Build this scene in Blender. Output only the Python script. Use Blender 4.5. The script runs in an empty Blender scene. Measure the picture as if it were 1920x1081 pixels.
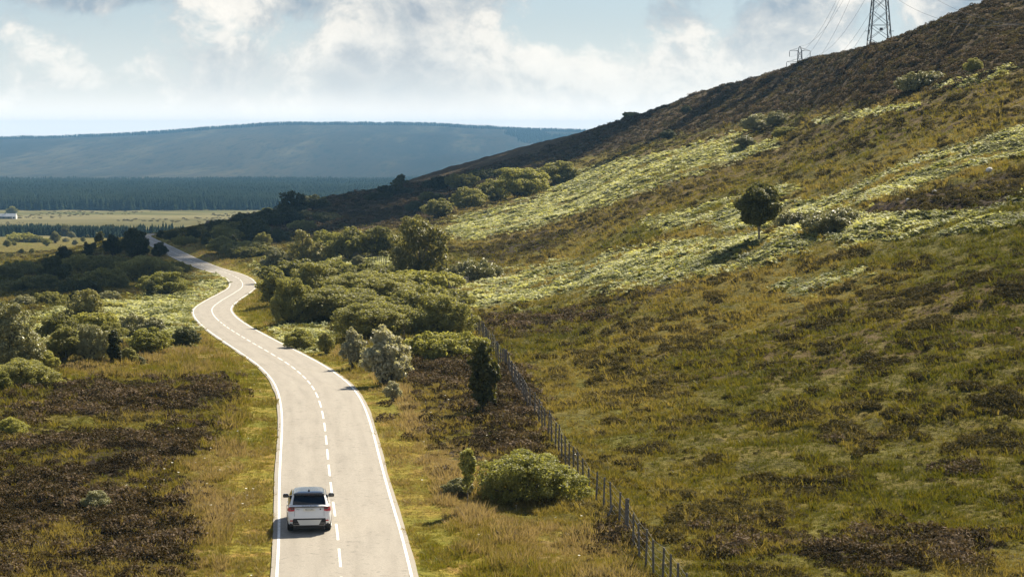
import bpy, bmesh, math, random
import numpy as np
from mathutils import Vector, Matrix, Euler

C = bpy.context.scene.collection
SC = bpy.context.scene
rad = math.radians

# ------------------------------------------------------------------ camera
CAM_Z, F, HOR = 18.0, 4100.0, 245.0          # height over the near road, focal length and horizon of a 1920 px wide frame
PITCH = math.atan((540.5 - HOR) / F)
cd = bpy.data.cameras.new('camera')
cam = bpy.data.objects.new('camera', cd); C.objects.link(cam)
cam.location = (0, 0, CAM_Z)
cam.rotation_euler = (math.pi / 2 - PITCH, 0, 0)
cd.sensor_fit = 'HORIZONTAL'; cd.sensor_width = 36.0; cd.lens = F / 1920 * 36
cd.clip_start = 1.0; cd.clip_end = 40000
SC.camera = cam

# ------------------------------------------------------------------ sun, sky, exposure
SUN_EL, SUN_AZ = 44.0, 34.0                  # degrees; azimuth turns from +Y towards +X
sl = bpy.data.lights.new('sun', 'SUN'); sl.energy = 5.0; sl.angle = rad(0.55); sl.color = (1.0, 0.90, 0.72)
so = bpy.data.objects.new('sun', sl); C.objects.link(so)
so.rotation_euler = (rad(90 - SUN_EL), 0, rad(180 - SUN_AZ))
SUN_DIR = np.array([math.sin(rad(SUN_AZ)) * math.cos(rad(SUN_EL)), math.cos(rad(SUN_AZ)) * math.cos(rad(SUN_EL)), math.sin(rad(SUN_EL))])
SC.view_settings.view_transform = 'Standard'; SC.view_settings.look = 'None'
SC.view_settings.exposure = 1.08; SC.view_settings.gamma = 1.0
SC.view_settings.use_curve_mapping = False
SC.cycles.use_denoising = True
SC.cycles.volume_bounces = 0
SC.cycles.max_bounces = 6
SC.cycles.transmission_bounces = 4
SC.cycles.diffuse_bounces = 3
SC.cycles.glossy_bounces = 3
SC.cycles.sample_clamp_indirect = 6

W = bpy.data.worlds.new('World'); SC.world = W; W.use_nodes = True

class NT:
    """small helper round a node tree"""
    def __init__(s, tree):
        s.t = tree; s.n = tree.nodes; s.l = tree.links
    def new(s, typ, **kw):
        n = s.n.new(typ)
        for k, v in kw.items(): setattr(n, k, v)
        return n
    def link(s, a, b): s.l.new(a, b)
    def put(s, sock, v):
        if hasattr(v, 'is_linked') or isinstance(v, bpy.types.NodeSocket): s.l.new(v, sock)
        else: sock.default_value = v
    def math(s, op, a, b=None, c=None, clamp=False):
        n = s.new('ShaderNodeMath', operation=op, use_clamp=clamp)
        s.put(n.inputs[0], a)
        if b is not None: s.put(n.inputs[1], b)
        if c is not None: s.put(n.inputs[2], c)
        return n.outputs[0]
    def vmath(s, op, a, b=None, scale=None):
        n = s.new('ShaderNodeVectorMath', operation=op)
        s.put(n.inputs[0], a)
        if b is not None: s.put(n.inputs[1], b)
        if scale is not None: s.put(n.inputs['Scale'], scale)
        return n.outputs['Value'] if op in ('DOT_PRODUCT', 'LENGTH', 'DISTANCE') else n.outputs[0]
    def noise(s, vec, scale, detail=4.0, rough=0.55, dist=0.0, col=False):
        n = s.new('ShaderNodeTexNoise')
        if vec is not None: s.put(n.inputs['Vector'], vec)
        s.put(n.inputs['Scale'], scale); s.put(n.inputs['Detail'], detail); s.put(n.inputs['Roughness'], rough); s.put(n.inputs['Distortion'], dist)
        return n.outputs['Color'] if col else n.outputs['Fac']
    def ramp(s, fac, stops, interp='LINEAR'):
        n = s.new('ShaderNodeValToRGB'); n.color_ramp.interpolation = interp
        e = n.color_ramp.elements
        while len(e) < len(stops): e.new(0.5)
        for i, (p, c) in enumerate(stops):
            e[i].position = p
            e[i].color = (*c, 1) if not isinstance(c, (int, float)) else (c, c, c, 1)
        s.put(n.inputs[0], fac)
        return n.outputs[0]
    def mapr(s, v, a, b, c=0.0, d=1.0, interp='SMOOTHSTEP'):
        n = s.new('ShaderNodeMapRange', interpolation_type=interp)
        s.put(n.inputs[0], v); s.put(n.inputs[1], a); s.put(n.inputs[2], b); s.put(n.inputs[3], c); s.put(n.inputs[4], d)
        return n.outputs[0]
    def mix(s, f, a, b, blend='MIX'):
        n = s.new('ShaderNodeMix', data_type='RGBA', blend_type=blend)
        s.put(n.inputs[0], f)
        s.put(n.inputs[6], (*a, 1) if isinstance(a, tuple) and len(a) == 3 else a)
        s.put(n.inputs[7], (*b, 1) if isinstance(b, tuple) and len(b) == 3 else b)
        return n.outputs[2]

def build_world():
    t = NT(W.node_tree); t.n.clear()
    out = t.new('ShaderNodeOutputWorld'); bg = t.new('ShaderNodeBackground')
    sky = t.new('ShaderNodeTexSky', sky_type='NISHITA', sun_disc=False)
    sky.sun_elevation = rad(SUN_EL); sky.sun_rotation = rad(SUN_AZ)
    sky.altitude = 200; sky.air_density = 1.0; sky.dust_density = 0.5; sky.ozone_density = 2.0
    STR = 0.06
    d = t.new('ShaderNodeTexCoord').outputs['Generated']
    sep = t.new('ShaderNodeSeparateXYZ'); t.link(d, sep.inputs[0])
    z = t.math('ABSOLUTE', sep.outputs[2])
    den = t.math('ADD', z, 0.85)
    cmb = t.new('ShaderNodeCombineXYZ')
    t.link(t.math('DIVIDE', sep.outputs[0], den), cmb.inputs[0]); t.link(t.math('DIVIDE', sep.outputs[1], den), cmb.inputs[1])
    p = t.vmath('ADD', cmb.outputs[0], SKY_SHIFT)
    warp = t.vmath('SCALE', t.vmath('SUBTRACT', t.noise(p, 13.0, 3.0, 0.5, col=True), (0.5, 0.5, 0.5)), scale=0.035)
    p2 = t.vmath('ADD', p, warp)
    def dens(q, dt):
        big = t.noise(q, 6.4, 2.0, 0.5); mid_ = t.noise(q, 18.5, dt, 0.62)
        return t.math('ADD', t.math('MULTIPLY', big, 0.55), t.math('MULTIPLY', mid_, 0.55))
    # the big clouds and gaps of that day, as bearings and heights above the horizon
    az = t.math('DIVIDE', sep.outputs[0], t.math('MAXIMUM', sep.outputs[1], 0.05)); elv = t.math('DIVIDE', sep.outputs[2], t.math('MAXIMUM', sep.outputs[1], 0.05))
    bias = None
    for (u, v, su, sv, k) in CLOUDS:
        qa = t.math('DIVIDE', t.math('SUBTRACT', az, (u - 960) / F), su / F); qe = t.math('DIVIDE', t.math('SUBTRACT', elv, (HOR - v) / F), sv / F)
        g = t.math('MULTIPLY', t.math('EXPONENT', t.math('MULTIPLY', t.math('ADD', t.math('MULTIPLY', qa, qa), t.math('MULTIPLY', qe, qe)), -1.0)), k)
        bias = g if bias is None else t.math('ADD', bias, g)
    bias = t.math('ADD', bias, t.mapr(z, 0.08, 0.45, 0.0, -0.09))
    d0 = t.math('ADD', dens(p2, 10.0), bias)
    # towards the sun (up and to the right): less cloud that way means a bright rim
    d1 = t.math('ADD', bias, dens(t.vmath('ADD', p2, (0.006, -0.017, 0.0)), 8.0))
    rim = t.math('ADD', t.math('MULTIPLY', t.math('SUBTRACT', d0, d1), 2.9), 0.5)
    cov = t.mapr(d0, 0.470, 0.555)
    white = t.ramp(rim, [(0.25, (0.26, 0.32, 0.37)), (0.48, (0.43, 0.455, 0.46)), (0.62, (0.62, 0.605, 0.565)), (0.80, (0.70, 0.675, 0.62))])
    body = t.mapr(d0, 0.60, 0.72)
    cloud = t.mix(t.math('MULTIPLY', body, 0.85), white, (0.205, 0.265, 0.325))
    skyc = t.vmath('MULTIPLY', t.vmath('SCALE', sky.outputs[0], scale=STR), (0.80, 0.92, 1.02))
    skyc = t.mix(t.mapr(z, 0.03, 0.22, 0.6, 0.0), skyc, (0.42, 0.475, 0.52))
    col = t.mix(cov, skyc, cloud)
    # bright veil low over the horizon, all the way round
    low = t.mapr(z, 0.0, 0.060, 0.72, 0.0)
    col = t.mix(low, col, (0.68, 0.69, 0.66))
    col = t.mix(t.mapr(z, 0.0, 0.022, 0.75, 0.0), col, (0.98, 0.92, 0.84))
    t.link(col, bg.inputs[0]); bg.inputs[1].default_value = 0.72
    t.link(bg.outputs[0], out.inputs[0])
SKY_SHIFT = (9.2, 6.5, 0.0)
CLOUDS = [(760, 20, 150, 45, .075), (500, 65, 120, 45, -.075), (985, 60, 95, 60, -.075), (200, -5, 230, 30, .10), (120, 70, 130, 40, .03), (250, 140, 180, 40, .03), (60, 195, 110, 50, -.03),
          (700, 135, 190, 40, .03), (1420, 110, 170, 70, .05), (1130, 130, 120, 60, .03), (1230, 25, 80, 45, .09), (1800, 20, 90, 40, .09), (1600, 60, 90, 50, .03)]
build_world()

# ------------------------------------------------------------------ numpy noise
def _hash(ix, iy, seed):
    h = (ix.astype(np.int64) * 374761393 + iy.astype(np.int64) * 668265263 + seed * 1442695041) & 0xFFFFFFFF
    h = ((h ^ (h >> 13)) * 1274126177) & 0xFFFFFFFF
    h = h ^ (h >> 16)
    return (h & 0xFFFFFF) / float(0xFFFFFF)
def vnoise(x, y, seed=0):
    x = np.asarray(x, float); y = np.asarray(y, float)
    ix = np.floor(x); iy = np.floor(y); fx = x - ix; fy = y - iy
    fx = fx * fx * fx * (fx * (fx * 6 - 15) + 10); fy = fy * fy * fy * (fy * (fy * 6 - 15) + 10)
    a = _hash(ix, iy, seed); b = _hash(ix + 1, iy, seed); c = _hash(ix, iy + 1, seed); d = _hash(ix + 1, iy + 1, seed)
    return a + (b - a) * fx + (c - a) * fy + (a - b - c + d) * fx * fy
def fbm(x, y, seed=0, octv=4, gain=0.5):
    s = 0; a = 1; n = 0
    for i in range(octv):
        s = s + a * vnoise(x * 2 ** i + 17.3 * i, y * 2 ** i - 9.1 * i, seed + i); n += a; a *= gain
    return s / n
def sstep(a, b, x):
    t = np.clip((x - a) / (b - a), 0, 1); return t * t * (3 - 2 * t)

def pchip(xk, yk, x):
    xk = np.asarray(xk, float); yk = np.asarray(yk, float)
    h = np.diff(xk); dl = np.diff(yk) / h
    m = np.zeros_like(yk)
    m[0], m[-1] = dl[0], dl[-1]
    for i in range(1, len(xk) - 1):
        if dl[i - 1] * dl[i] > 0:
            w1 = 2 * h[i] + h[i - 1]; w2 = h[i] + 2 * h[i - 1]
            m[i] = (w1 + w2) / (w1 / dl[i - 1] + w2 / dl[i])
    x = np.clip(x, xk[0], xk[-1])
    i = np.clip(np.searchsorted(xk, x) - 1, 0, len(xk) - 2)
    t = (x - xk[i]) / h[i]
    return ((2 * t ** 3 - 3 * t ** 2 + 1) * yk[i] + (t ** 3 - 2 * t ** 2 + t) * h[i] * m[i]
            + (-2 * t ** 3 + 3 * t ** 2) * yk[i + 1] + (t ** 3 - t ** 2) * h[i] * m[i + 1])

# ------------------------------------------------------------------ the lie of the land
# surveyed sections: bearing (as a picture column) -> (distance, depression as a picture row)
SEC = {
    -500: [(88, 1085), (110, 925), (150, 750), (200, 668), (250, 625), (330, 585), (430, 560), (520, 540), (620, 515), (800, 490), (1000, 470), (1300, 450), (1800, 427), (2500, 396)],
    0:    [(88, 1081), (110, 918), (150, 740), (200, 655), (250, 612), (330, 572), (430, 548), (520, 525), (620, 500), (800, 483), (1000, 468), (1300, 449), (1800, 427), (2500, 396)],
    250:  [(88, 1081), (110, 917), (150, 739), (200, 657), (250, 613), (330, 570), (430, 533), (540, 505), (640, 470), (735, 442), (900, 452), (1100, 455), (1300, 449), (1800, 427), (2500, 396)],
    400:  [(88, 1081), (110, 917), (150, 739), (200, 660), (250, 612), (330, 565), (430, 532), (500, 506), (600, 462), (700, 436), (780, 419), (950, 435), (1300, 446), (1800, 427), (2500, 396)],
    560:  [(88, 1081), (110, 917), (150, 739), (200, 660), (250, 608), (300, 574), (350, 545), (400, 518), (450, 496), (500, 479), (600, 450), (700, 424), (800, 397), (850, 386), (1000, 410), (1300, 430), (1800, 425), (2500, 396)],
    750:  [(88, 1081), (110, 916), (150, 738), (200, 642), (250, 590), (300, 549), (350, 515), (400, 488), (500, 452), (600, 425), (700, 399), (800, 373), (920, 345), (1100, 375), (1400, 410), (1800, 420), (2500, 396)],
    900:  [(88, 1081), (110, 916), (150, 738), (200, 642), (250, 584), (300, 543), (350, 508), (400, 478), (500, 435), (600, 399), (700, 370), (800, 343), (980, 300), (1150, 330), (1500, 390), (1900, 415), (2500, 396)],
    1060: [(88, 1081), (110, 916), (150, 736), (200, 632), (250, 566), (300, 518), (400, 447), (500, 398), (600, 360), (700, 328), (800, 300), (950, 255), (1150, 290), (1500, 365), (2000, 400), (2500, 396)],
    1200: [(88, 1081), (110, 914), (150, 728), (200, 594), (234, 536), (300, 458), (400, 378), (500, 327), (600, 292), (700, 262), (850, 213), (1050, 250), (1500, 350), (2000, 395), (2500, 396)],
    1440: [(88, 1081), (110, 910), (130, 785), (150, 695), (180, 600), (200, 540), (234, 458), (300, 372), (400, 297), (500, 237), (600, 178), (680, 138), (800, 175), (1000, 220), (1500, 340), (2500, 396)],
    1680: [(88, 1081), (110, 903), (130, 758), (150, 652), (180, 527), (220, 410), (270, 310), (330, 225), (400, 145), (460, 72), (600, 115), (800, 170), (1500, 330), (2500, 396)],
    1920: [(88, 1081), (110, 890), (130, 728), (150, 606), (180, 472), (220, 352), (270, 230), (330, 118), (380, 45), (420, -10), (560, 40), (800, 120), (1500, 330), (2500, 396)],
    2350: [(88, 1078), (110, 868), (130, 680), (150, 535), (180, 390), (220, 260), (270, 140), (330, 40), (380, -30), (420, -70), (560, -20), (800, 90), (1500, 320), (2500, 396)],
}
TOP = {-500: 268, 0: 262, 200: 256, 300: 250, 400: 245, 560: 236, 640: 232, 760: 236, 900: 242, 1060: 247, 1400: 258, 1920: 280, 2350: 290}
def drop(v, d):                              # metres below the lens at distance d for a picture row
    return d * np.tan(PITCH + np.arctan((np.asarray(v, float) - 540.5) / F))
LD = np.linspace(math.log(40), math.log(13000), 620)
TT = np.linspace(-0.62, 0.62, 420)
cols = sorted(SEC)
CREST = {-500: 700, 0: 700, 250: 735, 400: 780, 560: 850, 750: 920, 900: 980, 1060: 950, 1200: 850, 1440: 680, 1680: 460, 1920: 420, 2350: 420}
tc = (np.array(cols, float) - 960) / F
WW = np.concatenate([np.linspace(0, 1, 260), np.linspace(1, 2, 330)[1:]])
def w_to_ld(dc):                              # 0..1 up to the crest, 1..2 beyond it
    a, b, c = math.log(62), math.log(dc), math.log(13000)
    return np.where(WW <= 1, a + (b - a) * WW, b + (c - b) * (WW - 1))
vw = []
for u in cols:
    pts = [(62, None)] + list(SEC[u])
    d = [p[0] for p in pts]; v = [p[1] for p in pts]
    h0 = float(drop(v[1], d[1])); v[0] = 540.5 + F * math.tan(math.atan(h0 / 62) - PITCH)
    tv = float(np.interp(u, sorted(TOP), [TOP[k] for k in sorted(TOP)]))
    for dd, vv in ((3300, 366), (4400, 347), (5200, 338), (6600, 300 - (246 - tv) * 0.5), (8000, tv + 11), (9000, tv), (10500, tv + 22), (13000, tv + 60)):
        d.append(dd); v.append(vv)
    vw.append(pchip(np.log(d), v, w_to_ld(CREST[u])))
vw = np.array(vw)
VT = np.stack([pchip(tc, vw[:, j], TT) for j in range(len(WW))], 1)
DC = pchip(tc, np.array([CREST[u] for u in cols], float), TT)
HT = np.zeros((len(TT), len(LD)))
for i in range(len(TT)):
    l = w_to_ld(DC[i])
    HT[i] = drop(np.interp(LD, l, VT[i]), np.exp(LD))
    HT[i, LD < math.log(62)] = drop(VT[i, 0], 62.0)
for _ in range(3):                           # soften the section lines sideways
    HT[1:-1] = (HT[:-2] + 2 * HT[1:-1] + HT[2:]) / 4

def base_z(x, y):
    x = np.asarray(x, float); y = np.asarray(y, float)
    yy = np.maximum(y, 62.0)
    t = np.clip(x / yy, TT[0] + 1e-6, TT[-1] - 1e-6); l = np.log(np.clip(yy, 40.01, 12990))
    ft = (t - TT[0]) / (TT[1] - TT[0]); fl = (l - LD[0]) / (LD[1] - LD[0])
    i = ft.astype(int); j = fl.astype(int); a = ft - i; b = fl - j
    i = np.clip(i, 0, len(TT) - 2); j = np.clip(j, 0, len(LD) - 2)
    H = HT[i, j] * (1 - a) * (1 - b) + HT[i + 1, j] * a * (1 - b) + HT[i, j + 1] * (1 - a) * b + HT[i + 1, j + 1] * a * b
    return CAM_Z - H

def ray(u, v):
    a = (u - 960) / F; b = -(v - 540.5) / F
    return a, math.cos(PITCH) + b * math.sin(PITCH), -math.sin(PITCH) + b * math.cos(PITCH)
def point(u, v, y):                          # the point on that line of sight at forward distance y
    a, f, z = ray(u, v); return a / f * y, y, CAM_Z + z / f * y

# road survey: picture column, row and forward distance of the centre line
RD = [(640, 1081, 88), (633, 1000, 97.5), (624, 940, 106), (619, 900, 112.5), (614, 850, 122), (609, 800, 134), (603, 765, 143), (593, 737, 152.5), (573, 710, 168),
      (545, 686, 184), (505, 661, 202), (460, 635, 226), (421, 610, 251), (400, 590, 281), (398, 578, 305), (416, 563, 342), (441, 548, 385), (455, 535, 430), (450, 524, 455),
      (428, 513, 480), (394, 503, 502), (353, 486.5, 533), (313, 467, 590), (285, 453, 650), (270, 445.5, 700), (268, 441.5, 735), (285, 439, 765), (305, 438, 790)]
rp = np.array([point(*r) for r in RD])
k0 = rp[0] + (rp[0] - rp[1]) * np.array([1.0, 1.0, 0.0]) * 3.2      # straight on under and behind the camera
k1 = rp[0] + (rp[0] - rp[1]) * np.array([1.3, 1.0, 0.0]) * 16
RY = np.concatenate([[k1[1], k0[1]], rp[:, 1]]); RX = np.concatenate([[k1[0], k0[0]], rp[:, 0]]); RZ = np.concatenate([[rp[0, 2]] * 2, rp[:, 2]])
RYF = np.arange(RY[0], 790, 0.5)
def smooth(a, n):
    k = np.hanning(n + 2)[1:-1]; k /= k.sum(); p = np.pad(a, n // 2, mode='reflect', reflect_type='odd')
    return np.convolve(p, k, 'valid')[:len(a)]
RXF = smooth(pchip(RY, RX, RYF), 41); RZF = smooth(pchip(RY, RZ, RYF), 61)
RCOS = 1 / np.sqrt(1 + np.gradient(RXF, RYF) ** 2)
def road_left(y): return np.interp(y, [150, 260], [2.62, 2.50])     # centre line to the edge lines
def road_right(y): return np.interp(y, [150, 260], [2.86, 2.62])
def road_off(x, y):                          # signed distance from the centre line, + to the right
    return (np.asarray(x, float) - np.interp(y, RYF, RXF)) * np.interp(y, RYF, RCOS)
RDIFF = RZF - base_z(RXF, RYF)
def ground(x, y, rough=True):
    x = np.asarray(x, float); y = np.asarray(y, float)
    z = base_z(x, y)
    o = road_off(x, y); inroad = (1 - sstep(775, 800, y))
    z = z + np.interp(y, RYF, RDIFF) * np.exp(-(o / 22.0) ** 2) * inroad
    if rough:
        near = 1 - sstep(1000, 1800, y)
        amp = near * (0.35 + 0.65 * sstep(3, 30, np.abs(o)))
        z = z + amp * ((fbm(x / 38, y / 38, 3, 3) - 0.5) * 3.0 * sstep(8, 60, np.abs(o)) + (fbm(x / 7, y / 7, 11, 3) - 0.5) * 1.3 + (fbm(x / 1.7, y / 1.7, 23, 3) - 0.5) * 0.55)
        z = z + 4.5 * (fbm(x / 3.5, y / 5, 61, 3) - 0.5) * np.exp(-((x - 42) / 8.0) ** 2 - ((y - 232) / 8.0) ** 2)
        z = z + sstep(1400, 2400, y) * (fbm(x / 260, y / 260, 31, 4) - 0.5) * 5 + sstep(5200, 7000, y) * (fbm(x / 900, y / 900, 37, 5) - 0.5) * 26
    e = np.where(o < 0, -o - road_left(y), o - road_right(y))       # past the edge line
    k = np.where(inroad > 0, 1 - sstep(0.45, 3.5, e) , 0) * inroad
    zr = np.interp(y, RYF, RZF) - 0.07
    return z * (1 - k) + zr * k
DS = np.exp(np.linspace(math.log(64), math.log(11500), 3600))
def at(u, v, dmin=64, dmax=11500, rough=False):
    """where the line of sight through a picture point meets the ground"""
    a, f, z = ray(u, v)
    ds = DS[(DS >= dmin) & (DS <= dmax)]
    gz = ground(a / f * ds, ds, rough); rz = CAM_Z + z / f * ds
    hit = np.nonzero(rz <= gz)[0]
    if len(hit) == 0: i = int(np.argmin(rz - gz)); d = ds[i]        # just misses the crest: use the crest
    else: d = ds[hit[0]]
    x = a / f * d
    return float(x), float(d), float(ground(x, d))
def project(x, y, z):
    c, s = math.cos(PITCH), math.sin(PITCH); dz = z - CAM_Z
    dep = np.maximum(y * c - dz * s, 1.0)
    return 960 + F * x / dep, 540.5 - F * (y * s + dz * c) / dep

def inpoly(px, py, poly):
    r = np.zeros(px.shape, bool); n = len(poly)
    for i in range(n):
        x0, y0 = poly[i]; x1, y1 = poly[(i + 1) % n]
        if y0 == y1: continue
        c = ((y0 > py) != (y1 > py)) & (px < (x1 - x0) * (py - y0) / (y1 - y0) + x0)
        r ^= c
    return r

# ------------------------------------------------------------------ what grows where (outlines surveyed from the picture, kept as ground zones)
Z_BRACKEN = [
    [(840, 560), (900, 522), (1000, 500), (1150, 478), (1300, 452), (1420, 440), (1560, 438), (1480, 475), (1330, 512), (1150, 545), (1010, 568), (890, 582)],
    [(1470, 385), (1560, 372), (1600, 400), (1700, 402), (1830, 396), (1990, 380), (1990, 408), (1860, 425), (1700, 448), (1640, 462), (1590, 470), (1560, 440), (1470, 440)],
    [(1560, 372), (1640, 335), (1760, 285), (1990, 215), (1990, 275), (1790, 325), (1690, 362), (1600, 385)],
    [(1840, 395), (1900, 370), (1990, 345), (1990, 380), (1900, 392)],
    [(830, 440), (850, 412), (930, 390), (1010, 372), (1120, 335), (1240, 302), (1340, 285), (1440, 262), (1460, 275), (1350, 310), (1210, 360), (1100, 395), (1000, 425), (880, 452)],
    [(1000, 365), (1060, 330), (1160, 302), (1250, 285), (1340, 262), (1400, 245), (1370, 275), (1250, 305), (1130, 340)],
    [(1530, 225), (1620, 208), (1720, 195), (1700, 205), (1600, 222), (1540, 232)],
    [(1750, 165), (1830, 140), (1910, 118), (1880, 140), (1800, 165)],
    [(1450, 540), (1520, 520), (1640, 500), (1600, 530), (1500, 555)],
    [(1200, 420), (1330, 385), (1480, 345), (1500, 355), (1380, 395), (1260, 430)],
    [(40, 600), (120, 578), (230, 566), (350, 545), (428, 520), (440, 535), (415, 552), (372, 568), (348, 590), (352, 625), (330, 650), (240, 640), (60, 640)],
    [(360, 515), (430, 505), (425, 520), (380, 540)],
    [(480, 500), (500, 488), (535, 480), (530, 510), (490, 520)],
    [(520, 612), (600, 600), (620, 640), (590, 660), (530, 650)],
    [(620, 480), (730, 480), (740, 500), (640, 505)],
    [(1330, 395), (1380, 385), (1420, 400), (1460, 430), (1360, 440)],
]
Z_HEATHER = [
    [(-200, 738), (60, 735), (250, 718), (410, 712), (432, 735), (425, 762), (330, 772), (200, 780), (-200, 776)],
    [(-200, 818), (120, 815), (300, 808), (412, 812), (395, 840), (330, 862), (345, 905), (362, 960), (340, 1000), (362, 1050), (300, 1130), (-200, 1130)],
    [(745, 700), (800, 676), (900, 676), (975, 700), (1005, 760), (990, 800), (930, 800), (850, 812), (790, 800), (760, 760)],
    [(820, 828), (950, 815), (1040, 848), (960, 862), (860, 868)],
    [(1290, 1000), (1420, 985), (1480, 1000), (1560, 1015), (1540, 1040), (1400, 1032), (1300, 1022)], [(1550, 1022), (1680, 1012), (1800, 1000), (1880, 1005), (1860, 1030), (1790, 1052), (1640, 1066), (1540, 1050)], [(1110, 990), (1185, 1000), (1200, 1030), (1130, 1040)], [(1560, 835), (1650, 828), (1660, 838), (1580, 845)], [(1760, 880), (1830, 872), (1825, 890), (1770, 895)],
    [(900, 600), (1050, 592), (1180, 590), (1100, 606), (960, 615)],
    [(1080, 560), (1250, 530), (1330, 540), (1200, 566)],
    [(1620, 402), (1640, 372), (1720, 360), (1800, 345), (1990, 290), (1990, 340), (1840, 392), (1720, 400)],
    [(880, 470), (1000, 430), (1120, 410), (1050, 460), (920, 495)],
]
Z_UPPER = [[(560, 440), (730, 425), (830, 410), (880, 370), (1000, 320), (1200, 270), (1450, 215), (1700, 180), (1990, 110), (1990, -100), (1400, 60), (800, 300), (480, 380), (430, 420)]]
Z_MID = [[(1000, 470), (1150, 425), (1350, 360), (1600, 285), (1990, 200), (1990, 110), (1700, 180), (1450, 215), (1200, 280), (1050, 330), (880, 380), (850, 440)],
         [(1400, 640), (1600, 560), (1990, 470), (1990, 620), (1700, 680), (1450, 720), (1200, 730), (1050, 700), (1200, 660)]]
Z_PEAT = [[(1612, 400), (1640, 388), (1690, 372), (1740, 362), (1790, 362), (1800, 378), (1770, 392), (1700, 400), (1650, 404)]]
Z_DRY = [[(-200, 700), (100, 700), (300, 660), (380, 640), (470, 690), (520, 760), (528, 850), (515, 1000), (505, 1130), (330, 1130), (360, 960), (345, 880), (420, 800), (440, 740), (420, 708), (200, 716), (-200, 735)],
         [(640, 700), (700, 720), (745, 770), (800, 830), (900, 850), (900, 960), (1000, 980), (1160, 1010), (1240, 1130), (780, 1130), (740, 950), (700, 800)]]
def mask(polys, x, y, z, warp=10.0, seed=50, feather=0.0):
    u, v = project(x, y, z)
    if feather:                                # plants thin out across the edge of their zone
        g = np.random.default_rng(seed); u = u + g.normal(0, feather * 1.6, u.shape); v = v + g.normal(0, feather * 0.7, v.shape) * np.clip((v - 150) / 400, .3, 1.5)
    w = warp * np.clip((v - 200) / 500, 0.25, 1.6)
    s = 160.0 / np.clip(y, 60, 900)
    du = (fbm(x / 6, y / 9, seed, 4) - 0.5) * 5.0 * w; dv = (fbm(x / 6 + 40, y / 9 - 20, seed + 7, 4) - 0.5) * 2.2 * w
    m = np.zeros(x.shape, bool)
    for p in polys: m |= inpoly(u + du, v + dv, p)
    return m.astype(float) * (y < 1400)

# ------------------------------------------------------------------ mesh helpers
def mesh(name, V, Fc, mat=None, smooth_=False, attrs=None):
    """V (n,3); Fc: (m,k) array or list of faces"""
    me = bpy.data.meshes.new(name)
    V = np.asarray(V, np.float32)
    if isinstance(Fc, np.ndarray):
        m, k = Fc.shape
        me.vertices.add(len(V)); me.vertices.foreach_set('co', V.ravel())
        me.loops.add(m * k); me.loops.foreach_set('vertex_index', Fc.astype(np.int32).ravel())
        me.polygons.add(m); me.polygons.foreach_set('loop_start', np.arange(0, m * k, k, dtype=np.int32))
    else:
        me.from_pydata([tuple(p) for p in V], [], Fc)
    if attrs:
        for nm, (dom, val) in attrs.items():
            a = me.attributes.new(nm, 'FLOAT', dom); a.data.foreach_set('value', np.asarray(val, np.float32).ravel())
    me.update(calc_edges=True); me.validate()
    if smooth_: me.polygons.foreach_set('use_smooth', np.ones(len(me.polygons), bool))
    if mat: me.materials.append(mat)
    return me
def obj(name, me, parent=None, loc=(0, 0, 0), rot=(0, 0, 0), scale=(1, 1, 1), kind=None):
    o = bpy.data.objects.new(name, me); C.objects.link(o)
    o.location = loc; o.rotation_euler = rot; o.scale = scale
    if parent is not None: o.parent = parent
    if kind: o['kind'] = kind
    return o
def thing(name, label, cat, loc=(0, 0, 0), rotz=0.0, group=None, me=None, scale=(1, 1, 1)):
    o = bpy.data.objects.new(name, me); C.objects.link(o)
    o.location = loc; o.rotation_euler = (0, 0, rotz); o.scale = scale
    o['label'] = label; o['category'] = cat
    if group: o['group'] = group
    return o
class MB:
    """collects boxes, tubes and plates into one mesh"""
    def __init__(s): s.v = []; s.f = []
    def add(s, V, Fc):
        k = len(s.v); s.v += [tuple(p) for p in V]; s.f += [tuple(i + k for i in f) for f in Fc]
    def box(s, x0, x1, y0, y1, z0, z1):
        s.add([(x0, y0, z0), (x1, y0, z0), (x1, y1, z0), (x0, y1, z0), (x0, y0, z1), (x1, y0, z1), (x1, y1, z1), (x0, y1, z1)],
              [(0, 3, 2, 1), (4, 5, 6, 7), (0, 1, 5, 4), (1, 2, 6, 5), (2, 3, 7, 6), (3, 0, 4, 7)])
    def tube(s, pts, rads, n=6, cap=True):
        pts = [Vector(p) for p in pts]; k = len(s.v); m = len(pts)
        for i, p in enumerate(pts):
            d = (pts[min(i + 1, m - 1)] - pts[max(i - 1, 0)]).normalized()
            a = d.cross(Vector((0, 0, 1)));  a = Vector((1, 0, 0)) if a.length < 1e-3 else a.normalized()
            b = d.cross(a)
            for j in range(n):
                t = 2 * math.pi * j / n; s.v.append(tuple(p + (a * math.cos(t) + b * math.sin(t)) * rads[i]))
        for i in range(m - 1):
            for j in range(n):
                s.f.append((k + i * n + j, k + i * n + (j + 1) % n, k + (i + 1) * n + (j + 1) % n, k + (i + 1) * n + j))
        if cap:
            s.f.append(tuple(k + j for j in reversed(range(n)))); s.f.append(tuple(k + (m - 1) * n + j for j in range(n)))
    def mesh(s, name, mat, smooth_=False): return mesh(name, s.v, s.f, mat, smooth_)

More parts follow.
